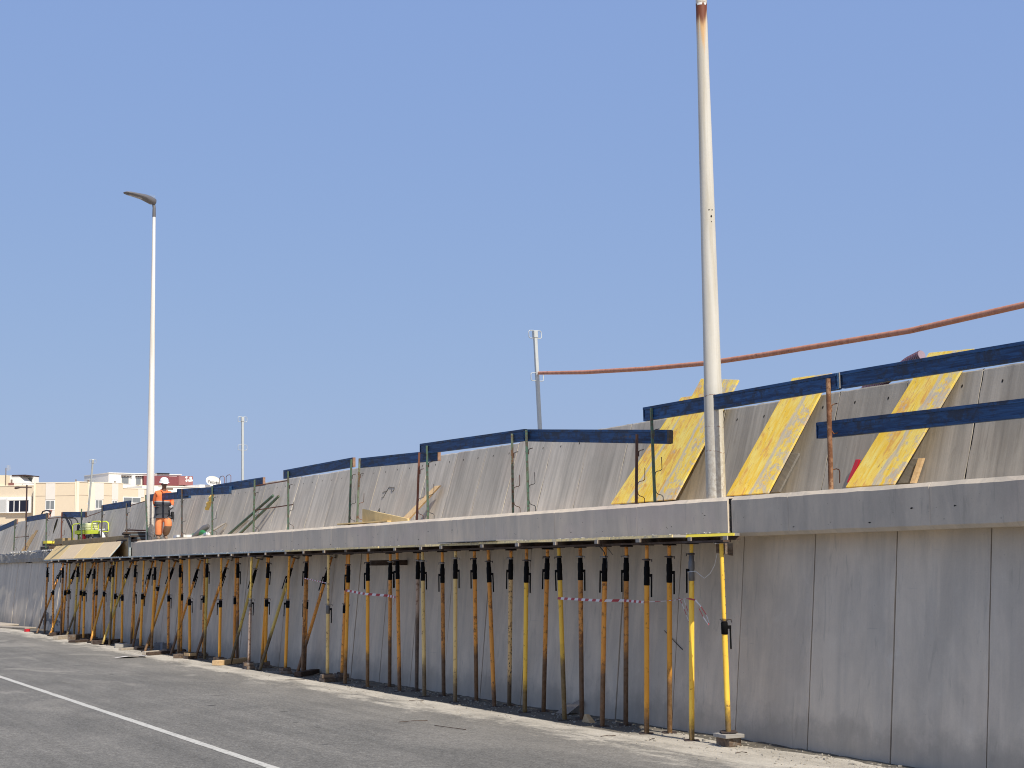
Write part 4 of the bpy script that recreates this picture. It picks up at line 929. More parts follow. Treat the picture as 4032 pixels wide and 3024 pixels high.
# ================================================================ poles and pipe behind the wall
def boxpost(pts, nm, label, hasbox=True):
    p1, p0 = Vector(pts[0]), Vector(pts[-1]); base = p0 - (p1 - p0).normalized() * .45
    t = thing('barrier_post', None, label, 'post', 'galvanised posts behind the wall', mat=frameZ(base, p1, Vector((1, 0, 0))))
    L = (p1 - base).length
    mb = MB(); mb.box((0, 0, (L - .1) / 2), (.062, .062, L - .1)); mb.build('upright', M['galv'], t, local=True, bev=.006)
    mb = MB(); mb.box((0, 0, L - .08), (.085, .085, .14)); mb.build('post_cap', M['galv'], t, local=True, bev=.01)
    for z in (L - .08, L - .87):
        for sg in (-1, 1):
            mb = MB(); x = sg * .03
            mb.path([(sg * .03, 0, z + .075), (sg * .11, 0, z + .07), (sg * .13, 0, z + .05), (sg * .13, 0, z - .05), (sg * .11, 0, z - .07), (sg * .03, 0, z - .075)], .008, 6)
            mb.build('rail_strap', M['galv'], t, local=True)
    return t
boxpost(G1, '', 'tall galvanised square post where the red pipe starts')
boxpost(G2, '', 'galvanised square post standing free above the leaning green tubes')
boxpost(G3, '', 'tilted galvanised post in front of the ochre building')
b = MB(); b.path(PIPE, [.030, .036, .037, .038, .038, .038, .038, .038, .038, .038], 14); o = b.build('handrail_pipe', M['railred']); o['dirt'] = -1
tag(o, 'long bent red primer pipe rising to the right edge against the sky', 'pipe')

# thick pole
YP = 16.512
t = thing('lamp_pole', (12.005, YP, 3.09), 'thick weathered white pole with rust stains running out of the top of the picture', 'pole')
prof = [(.132, 3.09), (.131, 3.3), (.1305, 3.70), (.128, 3.84), (.1265, 4.2), (.125, 4.5), (.1245, 4.62), (.118, 4.66), (.099, 6.885), (.092, 7.845), (.082, 8.92), (.077, 9.80)]
b = MB(); b.lathe([(r, z) for r, z in prof], 40, (12.005, YP, 0)); b.build('shaft', M['polew'], t)
b = MB(); b.lathe([(.076, 9.80), (.0765, 9.93), (.0765, 9.935)], 40, (12.005, YP, 0)); b.build('rust_band', M['polew'], t)
b = MB(); b.lathe([(.0775, 9.935), (.077, 9.965), (.074, 11.2), (.072, 12.6), (0, 12.62)], 40, (12.005, YP, 0)); b.build('upper_shaft', M['polew'], t)
for dz, an, r in ((7.02, 0, .0085), (7.02, 26, .0085), (6.93, 17, .013), (6.855, 17, .006)):
    # holes facing the camera side
    base = math.atan2(0 - YP, 0 - 12.005); a2 = base + rad(an + 12); rr = .0985; c = Vector((12.005 + math.cos(a2) * rr, YP + math.sin(a2) * rr, dz))
    nr = Vector((math.cos(a2), math.sin(a2), 0)); u = Vector((-nr.y, nr.x, 0)); hb = MB()
    hb.add([c + nr * .0035 + u * r * math.cos(2 * math.pi * j / 9) + Vector((0, 0, r * 1.15 * math.sin(2 * math.pi * j / 9))) for j in range(9)], [tuple(range(9))]); hb.build('bolt_hole', M['hole'], t)
b = MB()
for z in (9.900, 9.905):
    pass
for an, wd in ((-28, .6), (-4, .35), (42, .35)):
    base = math.atan2(-YP, -12.005); pts = []
    for k in range(5):
        a2 = base + rad(an) + wd * (k / 4 - .5); pts.append((12.005 + math.cos(a2) * .0790, YP + math.sin(a2) * .0790))
    vs = [(x, y, z) for z in (9.925, 9.958) for x, y in pts]
    b.add(vs, [(k, k + 1, k + 6, k + 5) for k in range(4)])
b.build('clamp_strip', M['whitep'], t)

# lamp with luminaire
YL = 45.267; XL = 12.045
t = thing('street_lamp', (XL, YL, 3.0), 'tall slim white street lamp beside the worker', 'street lamp')
b = MB(); b.lathe([(.118, 2.9), (.1175, 3.6), (.116, 3.62), (.114, 4.8), (.083, 7.92), (.060, 11.05), (.045, 13.05)], 28, (XL, YL, 0)); b.build('shaft', M['pole2'], t)
b = MB(); b.lathe([(.052, 13.0), (.054, 13.05), (.050, 13.25), (.042, 13.34), (.030, 13.40)], 20, (XL, YL, 0)); b.tube((XL - .01, YL, 13.3), (XL - .045, YL - .01, 13.50), .042, .036, 12); b.build('neck', M['lumin'], t)
ax = Vector((-1.02, -.30, .10)); st0 = Vector((XL + .05, YL + .02, 13.50))
def lum(name, prof, mat):
    mb = MB(); vs = []; n = 10; d = ax.normalized(); side = d.cross(Vector((0, 0, 1))).normalized()
    for s_, w_, zt_, zb_ in prof:
        c = st0 + ax * s_
        for k in range(n):
            an = 2 * math.pi * k / n; u = math.cos(an); v = math.sin(an)
            vs.append(c + side * w_ * u + Vector((0, 0, (zt_ if v > 0 else -zb_) * abs(v) ** .8 * (1 if True else 1))))
    m_ = len(prof); fs = [(i * n + k, i * n + (k + 1) % n, (i + 1) * n + (k + 1) % n, (i + 1) * n + k) for i in range(m_ - 1) for k in range(n)]
    fs += [tuple(reversed(range(n))), tuple(range((m_ - 1) * n, m_ * n))]
    mb.add(vs, fs, 0, True); return mb.build(name, mat, t)
lum('lamp_head', [(0, .05, .03, .06), (.03, .10, .07, .12), (.16, .13, .11, .14), (.30, .15, .125, .10), (.42, .165, .115, .05), (.60, .17, .095, .03), (.85, .165, .07, .025), (.97, .13, .045, .02), (1.03, .05, .015, .01)], M['lumin'])
lum('lens', [(.45, .12, .0, .050), (.6, .135, .0, .036), (.85, .13, .0, .030), (.95, .10, .0, .025)], M['lumglass'])
b = MB()
for i in range(9):
    c = st0 + ax * (.02 + .018 * i) + Vector((0, 0, .09)); b.tube(c, c + Vector((random.uniform(-.02, .02), 0, .085)), .0025, n=4)
b.build('bird_spike', M['galv'], t)

# ================================================================ boards leaning on the upper wall
nW = Vector((-1, 0, UB)).normalized()
def quadboard(q, th, name, mat, label, cat, grp=None, local=True):
    """four corners of the visible face: bottom-left, bottom-right, top-right, top-left"""
    q = [Vector(p) for p in q]; o = (q[0] + q[1]) / 2; zdir = ((q[3] + q[2]) / 2 - o).normalized(); n = (q[1] - q[0]).cross(q[3] - q[0]).normalized()
    if n.x > 0: n = -n
    x = (q[1] - q[0]); x = (x - zdir * x.dot(zdir)); n2 = zdir.cross(x).normalized()
    x.normalize(); Mx = Matrix.Translation(o) @ Matrix((x, zdir.cross(x), zdir)).transposed().to_4x4(); inv = Mx.inverted()
    mb = MB(); f = [inv @ p for p in q]; back = [inv @ (p - n * th) for p in q]
    mb.hexa([f[0], f[1], back[1], back[0], f[3], f[2], back[2], back[3]])
    ob = mb.build(name, mat, None, bev=.0025); ob.matrix_world = Mx
    import bmesh
    bm = bmesh.new(); bm.from_mesh(ob.data); bmesh.ops.recalc_face_normals(bm, faces=bm.faces); bm.to_mesh(ob.data); bm.free()
    return tag(ob, label, cat, grp)
labs = ['worn yellow board leaning on the wall left of the thick pole, behind the other one', 'longer worn yellow board leaning just behind the thick pole, its top corner above the rail',
        'worn yellow board leaning on the wall right of the thick pole', 'worn yellow board leaning beside the red level, rightmost of the yellow boards']
for q, lb in zip(YB, labs): quadboard(q, .027, 'shutter_board', M['yboard'], lb, 'board', 'yellow boards leaning on the upper wall')
quadboard(GP, .03, 'grey_plank', M['greyplank'], 'short weathered grey plank leaning beside the middle yellow board', 'plank')
lv = quadboard(LVL, .03, 'spirit_level', M['red'], 'red spirit level leaning behind the rightmost yellow board', 'spirit level')
quadboard(BRP, .05, 'offcut_board', M['greyplank'], 'broken brown board offcut with a pale raw edge, right of the rightmost yellow board', 'board')
e0 = Vector(BRP[1]); e1 = Vector(BRP[2])
b = MB(); b.hexa([e0 + Vector(v) for v in ((-.01, -.055, -.01), (-.03, .0, -.01), (.03, 0, -.01), (.03, -.055, -.01))] + [e1 + Vector(v) for v in ((-.01, -.055, 0), (-.03, .0, 0), (.03, 0, 0), (.03, -.055, 0))])
tag(b.build('splintered_batten', M['plank']), 'pale splintered batten on the edge of the brown offcut', 'batten')
# bracing flap on the first yellow boards
def onw(y, z, off=.0): return Vector((XU + UB * (z - 3.1), y, z)) + nW * off
# hose
t = thing('ribbed_hose', HOSE[0], 'purple grey ribbed hose poking over the wall behind the blue beam', 'hose')
b = MB(); b.path(HOSE, .060, 14); b.build('hose_tube', M['hose'], t)
b = MB(); P_ = [Vector(p) for p in HOSE]; tot = 0
for a, c in zip(P_, P_[1:]):
    L = (c - a).length; d = (c - a).normalized(); k = int(L / .028)
    for i in range(k):
        m0 = a + d * (i + .5) * L / k; b.tube(m0 - d * .005, m0 + d * .005, .0655, n=14, caps=True)
tag(b.build('hose_rib', M['hosedark'], t), kind='stuff')
# ================================================================ side form and ply panels at the unpoured end
t = thing('side_form', (11.7, 51, 2.65), 'long brown plywood side form standing at the unfinished slab end', 'formwork')
y = 46.24
for i in range(4):
    b = MB(); y1 = y + 2.40; b.bb(11.68, 11.72, y + .005, y1 - .005, 2.63, 3.285); b.build('panel', M['plybrown'], t, bev=.003); y = y1
b = MB(); b.bb(11.655, 11.725, 46.19, 46.235, 2.63, 3.29); b.build('end_strip', M['edgeblue'], t)
names = ['pinkish sloping plywood sheet nearest the slab end', 'yellowish sloping plywood sheet, second from the slab end', 'pinkish sloping plywood sheet, third from the slab end', 'yellowish sloping plywood sheet at the far left end']
ys = [46.3, 48.72, 51.15, 53.5, 56.0]
for i in range(4):
    ya, yb = ys[i] + .02, ys[i + 1] - .02
    mt = M['plyB'] if i % 2 == 0 else M['plyA']
    b = MB(); b.hexa([(11.075, ya, 2.625), (11.075, yb, 2.625), (11.095, yb, 2.610), (11.095, ya, 2.610)] + [(11.60, ya + .45, 3.115), (11.60, yb + .45, 3.115), (11.622, yb + .45, 3.10), (11.622, ya + .45, 3.10)])
    import bmesh
    ob = b.build('plywood_sheet', [mt], bev=.002); bm = bmesh.new(); bm.from_mesh(ob.data); bmesh.ops.recalc_face_normals(bm, faces=bm.faces); bm.to_mesh(ob.data); bm.free()
    tag(ob, names[i], 'plywood sheet', 'sloping plywood sheets')
b = MB(); b.hexa([(11.07, 46.30, 2.60), (11.10, 46.30, 2.60), (11.10, 46.34, 2.60), (11.07, 46.34, 2.60), (11.60, 46.75, 3.10), (11.63, 46.75, 3.10), (11.63, 46.79, 3.10), (11.60, 46.79, 3.10)]); tag(b.build('edge_batten', M['edgeblue']), 'blue grey batten along the slanted edge of the nearest plywood sheet', 'batten')
# ================================================================ things on the walkway
def boxthing(name, c, d, an, mat, label, cat, tilt=0, bev=.004):
    b = MB(); b.box(c, d, Matrix.Rotation(an, 3, 'Z') @ Matrix.Rotation(tilt, 3, 'X')); return tag(b.build(name, mat, bev=bev), label, cat)
WZ = 3.10
boxthing('flat_board', (12.05, 28.6, WZ + .035), (.28, 2.0, .027), .12, M['plyA'], 'yellow board lying flat on the slab below the pencil marks', 'board')
b = MB(); b.hexa([(12.0, 28.7, 3.11), (12.04, 28.7, 3.11), (12.28, 27.0, 3.11), (12.24, 27.0, 3.11), (12.0, 28.7, 3.42), (12.04, 28.7, 3.42), (12.28, 27.0, 3.17), (12.24, 27.0, 3.17)])
tag(b.build('edge_board', M['plyA']), 'tapering tan board standing on edge left of the red oxide post', 'board')
b = MB(); b.hexa([(12.20, 27.35, 3.11), (12.23, 27.05, 3.11), (12.28, 27.07, 3.11), (12.25, 27.37, 3.11), (12.72, 26.75, 3.80), (12.74, 26.58, 3.80), (12.79, 26.60, 3.80), (12.77, 26.77, 3.80)])
tag(b.build('leaning_plank', M['plank']), 'fresh sawn plank leaning on the wall behind the red oxide post', 'plank')
for (a, c, r, lb) in (((12.25, 38.3, 3.11), (12.80, 36.4, 4.05), .034, 'green steel tube leaning on the wall, left one of the pair'), ((12.32, 37.6, 3.11), (12.84, 36.1, 4.02), .034, 'green steel tube leaning on the wall, right one of the pair')):
    b = MB(); b.tube(a, c, r, n=12); o = b.build('green_tube', M['postg']); o['dirt'] = -1; tag(o, lb, 'tube')
b = MB(); b.hexa([(12.2, 37.9, 3.11), (12.24, 37.8, 3.11), (12.26, 37.82, 3.11), (12.22, 37.92, 3.11), (12.40, 37.25, 3.45), (12.44, 37.2, 3.45), (12.46, 37.22, 3.45), (12.42, 37.27, 3.45)]); tag(b.build('pale_batten', M['timberp']), 'short pale batten leaning against the pair of green tubes', 'batten')
b = MB(); b.hexa([(12.25, 40.9, 3.11), (12.27, 40.6, 3.11), (12.31, 40.6, 3.11), (12.29, 40.9, 3.11), (12.66, 40.1, 3.46), (12.68, 39.9, 3.46), (12.72, 39.9, 3.46), (12.70, 40.1, 3.46)]); tag(b.build('leaning_plank', M['timberp']), 'grey pale plank leaning low on the wall right of the worker', 'plank')
boxthing('white_tray', (12.2, 42.1, WZ + .05), (.55, 1.2, .07), -.2, M['whitep'], 'white flat tray on the walkway right of the worker', 'tray')
b = MB(); b.path([(12.2, 41.9, 3.13), (12.35, 41.5, 3.20), (12.45, 41.2, 3.26), (12.5, 40.9, 3.14)], [.02, .06, .07, .02], 8); tag(b.build('green_sack', M['green']), 'crumpled green sack beside the white tray', 'sack')
b = MB(); b.path([(12.25, 41.5, 3.13), (12.50, 41.2, 3.36), (12.58, 41.1, 3.42)], [.05, .09, .06], 10); tag(b.build('grey_hose_roll', M['lumin']), 'dark grey rolled mat leaning behind the green sack', 'roll')
b = MB(); b.lathe([(.0, 0), (.09, .02), (.10, .06), (.06, .10), (0, .11)], 14, (12.1, 39.7, WZ)); tag(b.build('white_bowl', M['whitep']), 'small white bucket lid on the slab edge right of the leaning plank', 'lid')
# rag tied on the wall
b = MB(); pr_ = [(.0, .03, 0), (.1, .09, .02), (.18, .05, -.01), (.25, .10, .03), (.33, .07, 0), (.40, .09, .02), (.46, .03, .0)]
P_ = []
top = Vector((12.55, 40.65, 4.26)); bot = Vector((12.50, 41.0, 3.84))
for s_, w_, o_ in pr_:
    c = top.lerp(bot, s_ / .46); P_.append((c, w_, o_))
vs = []; n = 6
for c, w_, o_ in P_:
    for k in range(n):
        an = 2 * math.pi * k / n; vs.append(c + Vector((.05 * math.sin(an) - o_, w_ * 1.2 * math.cos(an) * .9, .01)) + Vector((w_ * .9 * math.cos(an), 0, 0)))
b.add(vs, [(i * n + k, i * n + (k + 1) % n, (i + 1) * n + (k + 1) % n, (i + 1) * n + k) for i in range(len(P_) - 1) for k in range(n)], 0, False)
tag(b.build('yellow_rag', M['ycloth']), 'yellow rag hanging in front of the wall right of the worker', 'rag')
# pile beside lamp foot
t = thing('timber_pile', (12.2, 47.3, WZ), 'low pile of dark boards behind the lamp foot', 'pile')
for i in range(5):
    b = MB(); b.box((12.05 + .12 * (i % 2), 46.6 + .1 * i, WZ + .03 + .055 * i), (.75, 1.8, .05), Matrix.Rotation(.1 - .08 * i, 3, 'Z')); b.build('board', M['bluegrey'] if i % 2 else M['timberd'], t)
b = MB(); b.path([(11.95, 47.8, WZ + .37), (12.0, 47.2, WZ + .36), (12.1, 46.6, WZ + .33), (12.3, 45.9, WZ + .32)], .022, 8); o = b.build('rusty_bar', M['rust']); o['dirt'] = -1; tag(o, 'rusty bar lying across the dark board pile', 'bar')
boxthing('wooden_block', (11.98, 47.6, WZ + .10), (.30, .42, .20), .05, M['plank'], 'pale wooden block on the walkway behind the side form end', 'block')
boxthing('dark_crate', (12.35, 60.9, 3.07), (.55, 1.6, .20), .0, M['timberd'], 'dark timber crate at the far end, lower one', 'crate')
boxthing('dark_crate', (12.4, 60.9, 3.29), (.5, 1.3, .18), .05, M['timberd'], 'dark timber crate at the far end, stacked upper one', 'crate')
boxthing('yellow_level', (12.15, 59.2, 3.30), (.80, .5, .10), .1, M['edgeyel'], 'bright yellow level lying on the dark crates', 'level')
boxthing('brown_plank_stack', (12.1, 57.4, 3.30), (.45, 1.4, .22), 0, M['plybrown'], 'brown boards stacked behind the far end of the side form', 'boards')
for i, (y, l) in enumerate(((66.9, .75), (66.2, .9))):
    b = MB(); b.hexa([(12.25, y, 3.0), (12.31, y - .15, 3.0), (12.34, y - .1, 3.0), (12.28, y + .05, 3.0), (12.55, y - 1.0, 3.0 + l), (12.61, y - 1.15, 3.0 + l), (12.64, y - 1.1, 3.0 + l), (12.58, y - .95, 3.0 + l)])
    tag(b.build('leaning_plank', M['plank']), ['pale batten leaning at the far left behind a dark post, left one', 'pale batten leaning at the far left behind a dark post, right one'][i], 'batten')
boxthing('ground_board', (11.3, 66.0, .05), (.9, 3.2, .05), .1, M['timberp'], 'pale board lying on the road at the far left wall foot', 'board')
boxthing('ground_board', (11.2, 62.5, .04), (.5, 3.4, .05), .25, M['timberp'], 'second pale board lying nearer on the road at the far left', 'board')
boxthing('red_marker', (11.0, 58.3, .05), (.16, .16, .10), .3, M['red'], 'small red object on the road left of the first prop', 'marker')
b = MB(); r_ = random.Random(5)
for i in range(260):
    y = 56.3 + 12 * r_.random(); s_ = r_.uniform(.02, .09); b.box((12.02 + r_.random() * .1, y, 2.98 + s_ * .3), (s_, s_ * 1.6, s_ * .7), Matrix.Rotation(r_.uniform(0, 3), 3, 'Z'))
tag(b.build('broken_mortar', plain('pale_mortar', (.55, .54, .51), .9, .3)), 'pale broken mortar lumps on the rough concrete edge', 'rubble', kind='stuff')
# rebar loops and black cable at the far beams
b = MB()
for dy in (0, .55):
    b.path([(12.1, 38.6 - dy, 4.25), (12.1, 38.6 - dy, 4.60), (12.1, 38.5 - dy, 4.64), (12.1, 38.3 - dy, 4.64), (12.1, 38.2 - dy, 4.60), (12.1, 38.2 - dy, 4.25)], .008, 6)
o = b.build('rebar_loop', M['rust']); o['dirt'] = -1; tag(o, 'pair of thin rebar loops sticking up behind the beam', 'rebar')
b = MB(); b.path([(12.02, 61.4, 4.40), (12.02, 61.1, 4.53), (12.05, 60.5, 4.56), (12.08, 60.0, 4.50), (12.08, 59.9, 4.42), (12.05, 60.3, 4.33), (12.03, 60.8, 4.30), (12.02, 60.2, 4.18)], .028, 8)
tag(b.build('black_hose', M['black']), 'looped black hose draped over a blue beam end', 'hose')
b = MB(); b.path([(12.0, 57.1, 4.28), (12.0, 56.4, 4.0), (12.02, 55.9, 3.7), (12.02, 55.8, 3.5)], [.03, .045, .035, .01], 7); b.path([(11.99, 58.2, 4.15), (12.0, 58.6, 3.9), (12.0, 59.0, 3.62)], [.03, .04, .01], 7)
tag(b.build('black_strap', M['black']), 'frayed black straps hanging from the level beam over the machine', 'strap')

# ================================================================ machine
org = Vector((12.22, 54.0, 3.26)); R_ = Matrix.Rotation(math.atan2(-1.05, .92), 3, 'Z')
t = thing('power_unit', tuple(org), 'lime framed petrol power unit with black handles standing behind the side form', 'machine')
def W_(v): return org + R_ @ Vector(v)
def T(pts, r, name, mat, n=10): mb = MB(); mb.path([W_(p) for p in pts], r, n); return mb.build(name, mat, t)
for sy in (-.19, .19):
    T([(-.55, sy, 0), (-.55, sy, .52), (-.50, sy, .58), (-.25, sy, .60)], .020, 'frame_tube', M['lime'])
    T([(.25, sy, .30), (.25, sy, .58), (.30, sy, .66), (.58, sy, .66), (.66, sy, .60), (.68, sy, .30)], .022, 'frame_tube', M['lime'])
for p in ((-.55, .02), (.68, .3), (.30, .65)): T([(p[0], -.19, p[1]), (p[0], .19, p[1])], .018, 'cross_tube', M['lime'])
b = MB(); b.box(W_((.12, -.2, .29)), (1.15, .03, .13), R_); sp_ = b.build('side_panel', M['lime'], t, bev=.006)
b = MB(); b.box(W_((.05, -.222, .29)), (.20, .006, .09), R_); b.build('plate_label', M['whitep'], sp_).location = (0, 0, 0)
b = MB(); b.box(W_((-.02, 0, .50)), (.52, .34, .13), R_); b.box(W_((-.01, 0, .585)), (.46, .30, .05), R_); b.build('fuel_tank', M['tank'], t, bev=.025)
b = MB(); b.box(W_((-.02, 0, .40)), (.54, .36, .055), R_); b.build('tank_base', M['tank'], t, bev=.01)
b = MB(); b.tube(W_((.0, 0, .6)), W_((.0, 0, .645)), .035, n=12); b.build('fuel_cap', M['black'], t)
b = MB(); b.box(W_((-.33, 0, .38)), (.17, .32, .34), R_); b.tube(W_((-.40, -.1, .30)), W_((-.26, -.1, .30)), .10, n=14); b.build('recoil_housing', M['black'], t, bev=.02)
b = MB()
for i in range(9): b.box(W_((-.1 + .1 * i + random.uniform(-.02, .02), random.uniform(-.1, .1), .10 + random.uniform(-.03, .05))), (random.uniform(.08, .16), random.uniform(.1, .25), random.uniform(.08, .2)), R_ @ Matrix.Rotation(random.uniform(-.4, .4), 3, 'Y'))
b.build('engine_block', M['engine'], t, bev=.01)
b = MB(); b.tube(W_((-.13, -.2, .10)), W_((-.13, -.05, .10)), .09, n=16); b.box(W_((-.13, -.15, .2)), (.12, .1, .1), R_); b.build('air_filter', M['red'], t)
b = MB(); b.box(W_((.42, 0, .14)), (.30, .3, .24), R_); b.build('alternator', M['bluegrey'], t, bev=.03)
for sy in (-.16, .20):
    T([(-.60, sy, -.05), (-.60, sy, .55), (-.64, sy, .70), (-.74, sy, .80), (-.90, sy, .83)], .020, 'handle', M['black'])
    T([(-.84, sy, .825), (-1.05, sy, .825)], .030, 'grip', M['black'])
b = MB(); b.path([W_((.66, -.24, .36)), W_((.72, -.26, .22)), W_((.80, -.26, .05)), W_((.84, -.26, -.02))], [.03, .07, .09, .06], 8); b.tube(W_((.60, -.26, .34)), W_((.84, -.26, .37)), .03, n=8)
tag(b.build('white_rag', M['cloth']), 'white rag tied on the end of the lime framed machine', 'rag')

# ================================================================ worker
def skinmesh(name, nodes, edges, mats, parent, levels=2, root=None, assign=None):
    names = list(nodes); me = bpy.data.meshes.new(name)
    me.from_pydata([tuple(nodes[k][0]) for k in names], [(names.index(a), names.index(b)) for a, b in edges], [])
    ob = bpy.data.objects.new(name, me); S.collection.objects.link(ob)
    md = ob.modifiers.new('skin', 'SKIN')
    if not me.skin_vertices: return ob
    for i, k in enumerate(names):
        r = nodes[k][1]; sv = me.skin_vertices[0].data[i]; sv.radius = r if isinstance(r, tuple) else (r, r); sv.use_root = (k == (root or names[0]))
    sb = ob.modifiers.new('sub', 'SUBSURF'); sb.levels = levels; sb.render_levels = levels
    dg = bpy.context.evaluated_depsgraph_get(); dg.update()
    m2 = bpy.data.meshes.new_from_object(ob.evaluated_get(dg)); ob.modifiers.clear(); ob.data = m2
    m2.materials.clear()
    for m in mats: m2.materials.append(m)
    for p in m2.polygons:
        p.use_smooth = True
        p.material_index = assign(p.center) if assign else 0
    m2.name = name; ob.parent = parent; return ob
wk = thing('person', (12.05, 43.95, 3.10), 'walking worker in orange and charcoal work clothes, white hard hat and grey gloves, looking down', 'person')
Vn = lambda x, y, z: (x, y, z)
N_ = {'pel': ((.03, 0, .86), (.13, .10)), 'bel': ((.03, 0, 1.0), (.135, .10)), 'che': ((.02, .0, 1.22), (.16, .115)), 'col': ((.02, .0, 1.38), (.10, .085)), 'nek': ((.03, -.035, 1.47), .052), 'jaw': ((.035, -.075, 1.53), (.062, .07)), 'hed': ((.035, -.06, 1.62), (.078, .095)), 'crn': ((.035, -.045, 1.70), (.065, .08)),
      'shL': ((-.16, .0, 1.36), .065), 'elL': ((-.20, .13, 1.12), .045), 'wrL': ((-.12, .17, .92), .030), 'haL': ((-.09, .17, .86), (.035, .02)),
      'shR': ((.20, .0, 1.36), .065), 'elR': ((.30, .04, 1.09), .045), 'wrR': ((.225, -.20, .97), .030), 'haR': ((.20, -.26, .93), (.035, .022)),
      'hiL': ((-.06, .0, .82), .095), 'knL': ((-.10, -.02, .47), .062), 'anL': ((-.11, .06, .09), .042), 'toL': ((-.12, -.10, .04), .035),
      'hiR': ((.11, -.01, .82), .095), 'knR': ((.13, -.17, .46), .062), 'anR': ((.12, .13, .14), .042), 'toR': ((.125, .0, .05), .035)}
E_ = [('pel', 'bel'), ('bel', 'che'), ('che', 'col'), ('col', 'nek'), ('nek', 'jaw'), ('jaw', 'hed'), ('hed', 'crn'), ('col', 'shL'), ('shL', 'elL'), ('elL', 'wrL'), ('wrL', 'haL'), ('col', 'shR'), ('shR', 'elR'), ('elR', 'wrR'), ('wrR', 'haR'),
      ('pel', 'hiL'), ('hiL', 'knL'), ('knL', 'anL'), ('anL', 'toL'), ('pel', 'hiR'), ('hiR', 'knR'), ('knR', 'anR'), ('anR', 'toR')]
skinmesh('body', N_, E_, [M['skin']], wk, 2, 'pel')
# face details
b = MB(); fc = Vector((.035, -.06, 1.60))
b.path([fc + Vector((0, -.088, .02)), fc + Vector((0, -.105, -.012)), fc + Vector((0, -.088, -.022))], [.008, .014, .010], 8); b.build('nose', M['skin'], wk, local=True)
for sx in (-1, 1):
    b = MB(); b.lathe([(0, -.012), (.008, -.008), (.010, 0), (.008, .008), (0, .012)], 8, fc + Vector((sx * .030, -.082, .028))); b.build('eye', M['black'], wk, local=True)
    b = MB(); b.lathe([(0, -.03), (.010, -.02), (.012, 0), (.010, .02), (0, .03)], 8, fc + Vector((sx * .084, .0, .0))); b.build('ear', M['skin'], wk, local=True)
b = MB(); b.path([fc + Vector((-.024, -.076, -.045)), fc + Vector((0, -.086, -.045)), fc + Vector((.024, -.076, -.045))], .005, 6); b.build('mouth', M['darkbrown'], wk, local=True)
# jacket
J_ = {'hm0': ((.01, 0, .75), (.215, .16)), 'hem': ((.01, 0, .82), (.23, .165)), 'wai': ((.01, 0, .95), (.235, .155)), 'mid': ((.01, 0, 1.08), (.235, .15)), 'che': ((.02, .0, 1.24), (.235, .155)), 'col': ((.02, .0, 1.38), (.17, .11)), 'nk': ((.03, -.01, 1.435), (.075, .07)),
      'shL': ((-.165, .0, 1.345), .088), 'elL': ((-.20, .13, 1.12), .068), 'wrL': ((-.13, .17, .94), .052), 'shR': ((.205, .0, 1.345), .088), 'elR': ((.305, .04, 1.09), .070), 'wrR': ((.235, -.17, .985), .050)}
def jas(c):
    x, y, z = c
    if (x > .235 or x < -.215) and z > .86: return 0
    if z < 1.09: return 1
    if z < 1.13: return 2
    return 0
skinmesh('jacket', J_, [('hm0', 'hem'), ('hem', 'wai'), ('wai', 'mid'), ('mid', 'che'), ('che', 'col'), ('col', 'nk'), ('col', 'shL'), ('shL', 'elL'), ('elL', 'wrL'), ('col', 'shR'), ('shR', 'elR'), ('elR', 'wrR')], [M['jorange'], M['jgrey'], M['reflect']], wk, 2, 'hem', jas)
T_ = {'wa': ((.03, 0, .80), (.15, .11)), 'pl': ((.03, 0, .72), (.16, .12)), 'hiL': ((-.08, .0, .62), .130), 'knL': ((-.10, -.03, .42), .122), 'clL': ((-.09, .02, .24), .115), 'anL': ((-.085, .05, .07), .105),
      'hiR': ((.135, -.03, .62), .130), 'knR': ((.155, -.17, .44), .125), 'clR': ((.135, -.03, .28), .120), 'anR': ((.12, .10, .12), .105)}
def tas(c):
    x, y, z = c
    return 1 if (x > .03 and z < .38) or z < .14 else 0  # lower right leg and both hems dark brown
skinmesh('trousers', T_, [('wa', 'pl'), ('pl', 'hiL'), ('hiL', 'knL'), ('knL', 'clL'), ('clL', 'anL'), ('pl', 'hiR'), ('hiR', 'knR'), ('knR', 'clR'), ('clR', 'anR')], [M['torange'], M['darkbrown']], wk, 2, 'pl', tas)
for i, (a, c) in enumerate((((-.115, .06, .055), (-.125, -.13, .04)), ((.13, .13, .10), (.13, -.03, .045)))):
    b = MB(); a = Vector(a); c = Vector(c); b.path([a + Vector((0, .05, 0)), a, a.lerp(c, .5), c, c + (c - a).normalized() * .04], [.035, .052, .05, .045, .02], 10); b.build('boot', M['boot'], wk, local=True)
